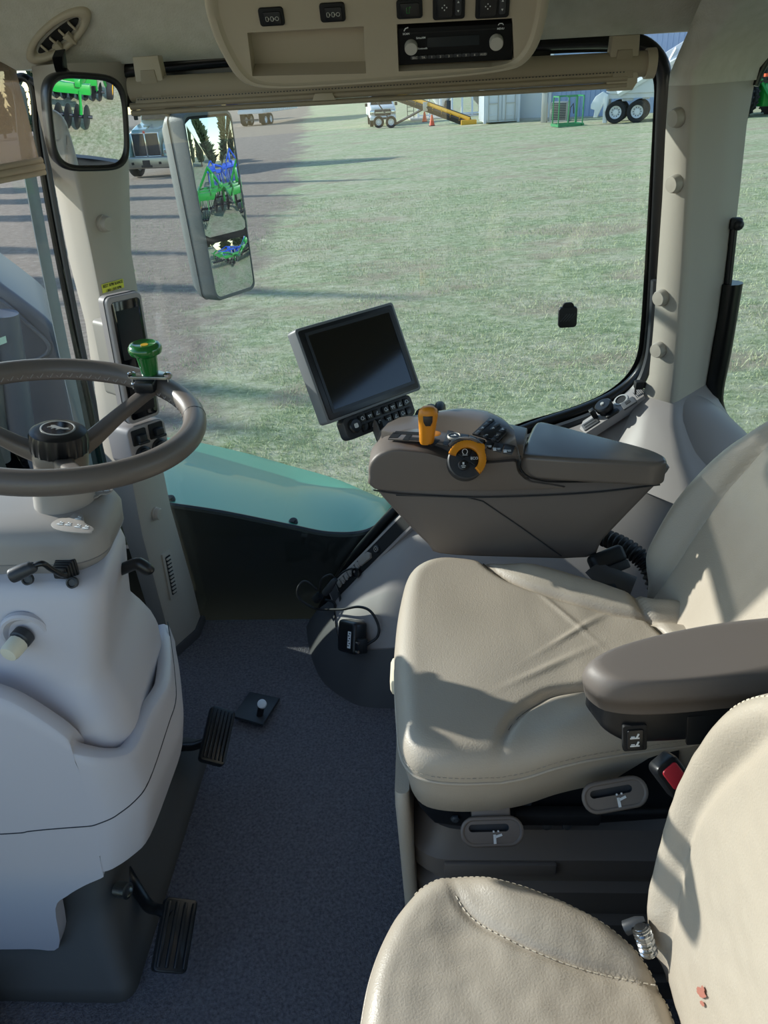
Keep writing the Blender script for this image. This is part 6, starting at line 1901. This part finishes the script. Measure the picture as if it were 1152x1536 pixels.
# ------------------------------------------------------------------ hopper-bottom trailer
P = gp(937, 185); s = (P-EYE).dot(FW)/F; X = put(P, -18)
ht = thing('hopper_trailer', 'white hopper bottom trailer with tandem wheels parked in front of the shed', 'trailer', P)
R = 15*s
for x in (-15*s, 16*s):
    wheel('trailer_wheel', ht, X, (x, .2, R), R, .5, 'y', hr=.58); wheel('trailer_wheel', ht, X, (x, 2.1, R), R, .5, 'y', hr=.58)
Z = lambda py: (185-py)*s
part('hopper_body', 'trailer_white', ht, X, lambda g: g.slab([V((x*s, .15, Z(y))) for x, y in ((-32, 143), (-2, 124), (40, 100), (90, 72), (160, 72), (160, 90), (110, 100), (42, 146), (-24, 146))], (0, 2.2, 0), .04), 30)
part('slope_rail', 'white_paint', ht, X, lambda g: bar_(g, (-14*s, .05, Z(146)), (86*s, .05, Z(92)), .10, .16))
part('upper_sheet_rail', 'trailer_white', ht, X, lambda g: bar_(g, (42*s, .06, Z(130)), (60*s, .06, Z(92)), .06, .06))
part('frame_rail', 'trailer_white', ht, X, lambda g: (g.box((4*s, .35, Z(149)), (66*s, .16, .22)), g.box((4*s, 1.95, Z(149)), (66*s, .16, .22))))
part('axle_hanger', 'trailer_white', ht, X, lambda g: (g.box((0, .5, Z(153)), (16*s, .2, .22), .03), g.box((26*s, .5, Z(150)), (10*s, .2, .3), .03)))
part('rear_bumper', 'white_paint', ht, X, lambda g: (g.slab([V((x*s, .1, Z(y))) for x, y in ((-46, 148), (-36, 142), (-28, 146), (-27, 184), (-33, 184), (-34, 158), (-42, 176), (-47, 176), (-46, 166), (-52, 164), (-52, 158))], (0, .35, 0), .03), g.box((-30*s, 1.1, Z(158)), (.12, 2.2, .7))))
part('mud_flap', 'white_paint', ht, X, lambda g: g.box((-30*s, .2, Z(165)), (6*s, .05, 36*s)))
part('trailer_lettering', 'ink', ht, X, lambda g: ([g.box(((12+3.1*k)*s, .10, Z(110)), ((1.1 if k%3 else 1.7)*s, .02, 4.2*s)) for k in range(7)], [g.box((x*s, .10, Z(y)), (wd*s, .02, .8*s)) for x, y, wd in ((6, 126, 20), (6, 131, 12), (7, 135, 14))]))

# ------------------------------------------------------------------ green tractor at the right edge
P = gp(1150, 174); s = (P-EYE).dot(FW)/F; X = put(P, 20)
tr = thing('green_tractor', 'green tractor with large dual tyres in front of the shed at the right edge', 'tractor', P)
for x in (-24, -34, 26, 36): wheel('rear_wheel', tr, X, (x*s, .8, 26*s), 26*s, 7*s, 'x', 'wheel_yellow', 22, .5)
part('axle_housing', 'implement_green', tr, X, lambda g: (g.box((0, .8, 26*s), (44*s, .4, .4), .05), g.box((0, .4, 28*s), (22*s, .8, 1.0), .08)))
part('tractor_cab', 'truck_glass', tr, X, lambda g: g.loft([[V((p[0], 1.2+p[1], z)) for p in rrect(w*s, 40*s, 6*s)] for z, w in ((34*s, 34), (58*s, 38), (76*s, 36))]))
part('cab_roof', 'implement_green', tr, X, lambda g: g.loft([[V((p[0], 1.2+p[1], z)) for p in rrect(w*s, 46*s, 9*s)] for z, w in ((76*s, 42), (82*s, 42), (86*s, 34))]))
part('fender', 'implement_green', tr, X, lambda g: [g.box((q*18*s, .8, 48*s), (10*s, 40*s, 3*s), .05) for q in (-1, 1)])
part('hitch_arm', 'implement_green', tr, X, lambda g: [bar_(g, (q*7*s, -.2, 30*s), (q*9*s, -1.0, 12*s), .09, .12) for q in (-1, 1)]+[bar_(g, (0, -.1, 36*s), (0, -.9, 16*s), .07, .07), bar_(g, (-14*s, .2, 44*s), (-5*s, -.3, 20*s), .06, .08)])
part('beacon', 'cone', tr, X, lambda g: [g.cyl((q*16*s, -.1, 52*s), (q*16*s, -.1, 56*s), .12) for q in (-1, 1)])

# ------------------------------------------------------------------ machines and trees behind the tractor, which the mirrors show
def disc_harrow(P, rz, paint, label, name, blades=True):
    X = put(P, rz); t = thing(name, label, 'farm implement', P)
    part('toolbar', paint, t, X, lambda g: [g.box((x, 0, 1.05), (.22, 8.6, .26), .02) for x in (-1.1, .2, 1.5)])
    part('cross_beam', paint, t, X, lambda g: [g.box((.2, y, 1.22), (3.2, .16, .18), .02) for y in (-4.0, -2.4, -.9, .9, 2.4, 4.0)])
    part('wing_lift', paint, t, X, lambda g: [bar_(g, (.2, q*1.0, 1.3), (.2, q*2.4, 1.9), .07, .09) for q in (-1, 1)]+[bar_(g, (.2, q*2.4, 1.9), (.2, q*3.8, 1.3), .06, .08) for q in (-1, 1)]+[g.box((.2, q*2.0, 1.45), (.3, .5, .5), .04) for q in (-1, 1)])
    part('hitch_tongue', paint, t, X, lambda g: [bar_(g, (-1.0, q*.8, 1.05), (-4.2, 0, .8), .10, .14) for q in (-1, 1)])
    for gx in (-1.4, 1.9):
        for q in (-1, 1):
            def gang(g):
                for k in range(14):
                    y = q*(.35+.29*k); R = .32
                    if blades: g.lathe([(R, -.012), (R*.6, -.05), (.0001, -.06), (.0001, -.05), (R*.6, -.04), (R, -.004)], 18, cap=False, xf=X @ Matrix.Translation((gx+.02*k*q, y, .34)) @ Matrix.Rotation(pi/2, 4, 'X') @ Matrix.Rotation(.15*q, 4, 'Y'))
                    else: g.tube([(gx, y, 1.0), (gx+.25, y, .8), (gx+.1, y, .4), (gx-.15, y, .06)], .045, 6)
                g.cyl((gx, q*.3, .34 if blades else 1.0), (gx+.3*q, q*4.3, .34 if blades else 1.0), .05, n=8)
            part('disc_gang' if blades else 'shank_row', 'silver_blade' if blades else paint, t, X, gang)
            part('gang_hanger', paint, t, X, lambda g: [bar_(g, (gx, q*y, .45), (gx*.85, q*y, 1.0), .05, .07) for y in (.8, 1.9, 3.0, 4.0)])
    for y in (-4.5, -1.4, 1.4, 4.5):
        wheel('gauge_wheel', t, X, (2.6 if abs(y) > 4 else .3, y, .40), .40, .26, 'y', 'wheel_yellow'); part('wheel_arm', paint, t, X, lambda g: bar_(g, (1.2, y*.97, 1.0), (2.6 if abs(y) > 4 else .3, y*.97, .42), .06, .09))
    return t


def on_ground(x, y): return V((x, y, gz(x, y)))


disc_harrow(on_ground(9.6, -4.5), 0, 'implement_green', 'green disc harrow behind the tractor, seen in the round-cornered interior mirror', 'disc_harrow')
disc_harrow(on_ground(15.5, 6.4), 8, 'implement_green', 'green disc harrow behind the tractor, seen in the tall exterior mirror', 'disc_harrow')
disc_harrow(on_ground(27, 9.5), 12, 'implement_blue', 'blue cultivator farther off, seen only in the tall grey exterior mirror', 'field_cultivator', False)


def conifer_mesh(seed, h, k_=.125):
    rnd = random.Random(seed); g = G(); n = 15
    for k in range(70):
        t = (k+.5)/70; z = h*(.06+.94*t); R = h*k_*(1-t)**.8*rnd.uniform(.75, 1.15)+.05
        m = max(5, int(13*(1-t)+4)); a0 = rnd.random()*6
        for j in range(m):
            a = a0+2*pi*j/m+rnd.uniform(-.25, .25); r_ = R*rnd.uniform(.65, 1.1); up_ = h*.05*rnd.uniform(.3, 1.5); w = .10*h*(1-t)*.55+.06
            d = V((cos(a), sin(a), 0)); s_ = V((-sin(a), cos(a), 0))
            tip = V((0, 0, z+up_))+d*r_; b0 = V((0, 0, z-h*.02))+d*r_*.15; b1 = V((0, 0, z+h*.02))+d*r_*.3
            g.add([b0, tip+s_*w*.15-V((0, 0, .02*h)), tip, V((0, 0, z-.015*h))+d*r_*.6+s_*w, V((0, 0, z-.015*h))+d*r_*.6-s_*w, b1], [(0, 3, 2), (0, 2, 4), (5, 3, 2), (5, 2, 4), (0, 3, 5), (0, 5, 4)])
    return g


def conifer(P, h, label, seed=0, group=None, k_=.125):
    t = thing('conifer_tree', label, 'tree', P, group)
    g = conifer_mesh(seed, h, k_); g.v = [p+P for p in g.v]; obj('foliage', g, M['needles'], t, smooth=0)
    g = G(); g.tube([P, P+V((0, 0, h*.25))], [.2, .14], 10); obj('trunk', g, M['bark'], t)
    return t


p1 = conifer(on_ground(50, 6), 9.5, 'dark green conifer in the row behind the machines, seen in the exterior mirror', 3, 'conifers behind the machines', .19)
p2 = conifer(on_ground(52, 11.5), 10.5, 'dark green conifer in the row behind the machines, seen in the exterior mirror', 4, 'conifers behind the machines', .19)
for i in range(22):
    x, y = 50+2.5*sin(i*1.7), 15+3.1*i
    for src, q in ((p1, 0), (p2, 1)):
        if i % 2 == q: dup(src, on_ground(x, y)-src.location)
for i in range(3):
    dup(p1 if i else p2, on_ground(51, 2.2-3.6*i)-(p1 if i else p2).location)
# trees along the left of the drive; they stand outside the frame and throw the long shadows over the grass
TD = V((-cos(SUN_AZ), sin(SUN_AZ), 0))
tall = []
for i, (px, py, h) in enumerate(((600, 268, 13), (480, 292, 12), (592, 322, 14), (528, 384, 13), (430, 440, 12), (570, 480, 14), (560, 610, 13), (480, 660, 12))):
    T = gp(px, py); D = h/tan(SUN_EL)*.97; Bp = T+TD*D; Bp.z = gz(Bp.x, Bp.y)
    if i < 2:
        tall.append(conifer(Bp, h, 'tall conifer beside the gravel drive, left of the view', 11+i, 'trees beside the drive'))
    else: dup(tall[i % 2], Bp-tall[i % 2].location)

# conifers added behind the mesh blind to darken the bright sky there
for i in range(6):
    d_ = ray(-40+33*i, 150); d_.z = 0; d_.normalize(); q = V((EYE.x, EYE.y, 0))+d_*(118+5*(i % 2)); q.z = gz(q.x, q.y)
    dup(tall[i % 2], q-tall[i % 2].location, 'added distant conifer darkening the sky behind the mesh blind at the left edge')['group'] = 'added conifers behind the blind'
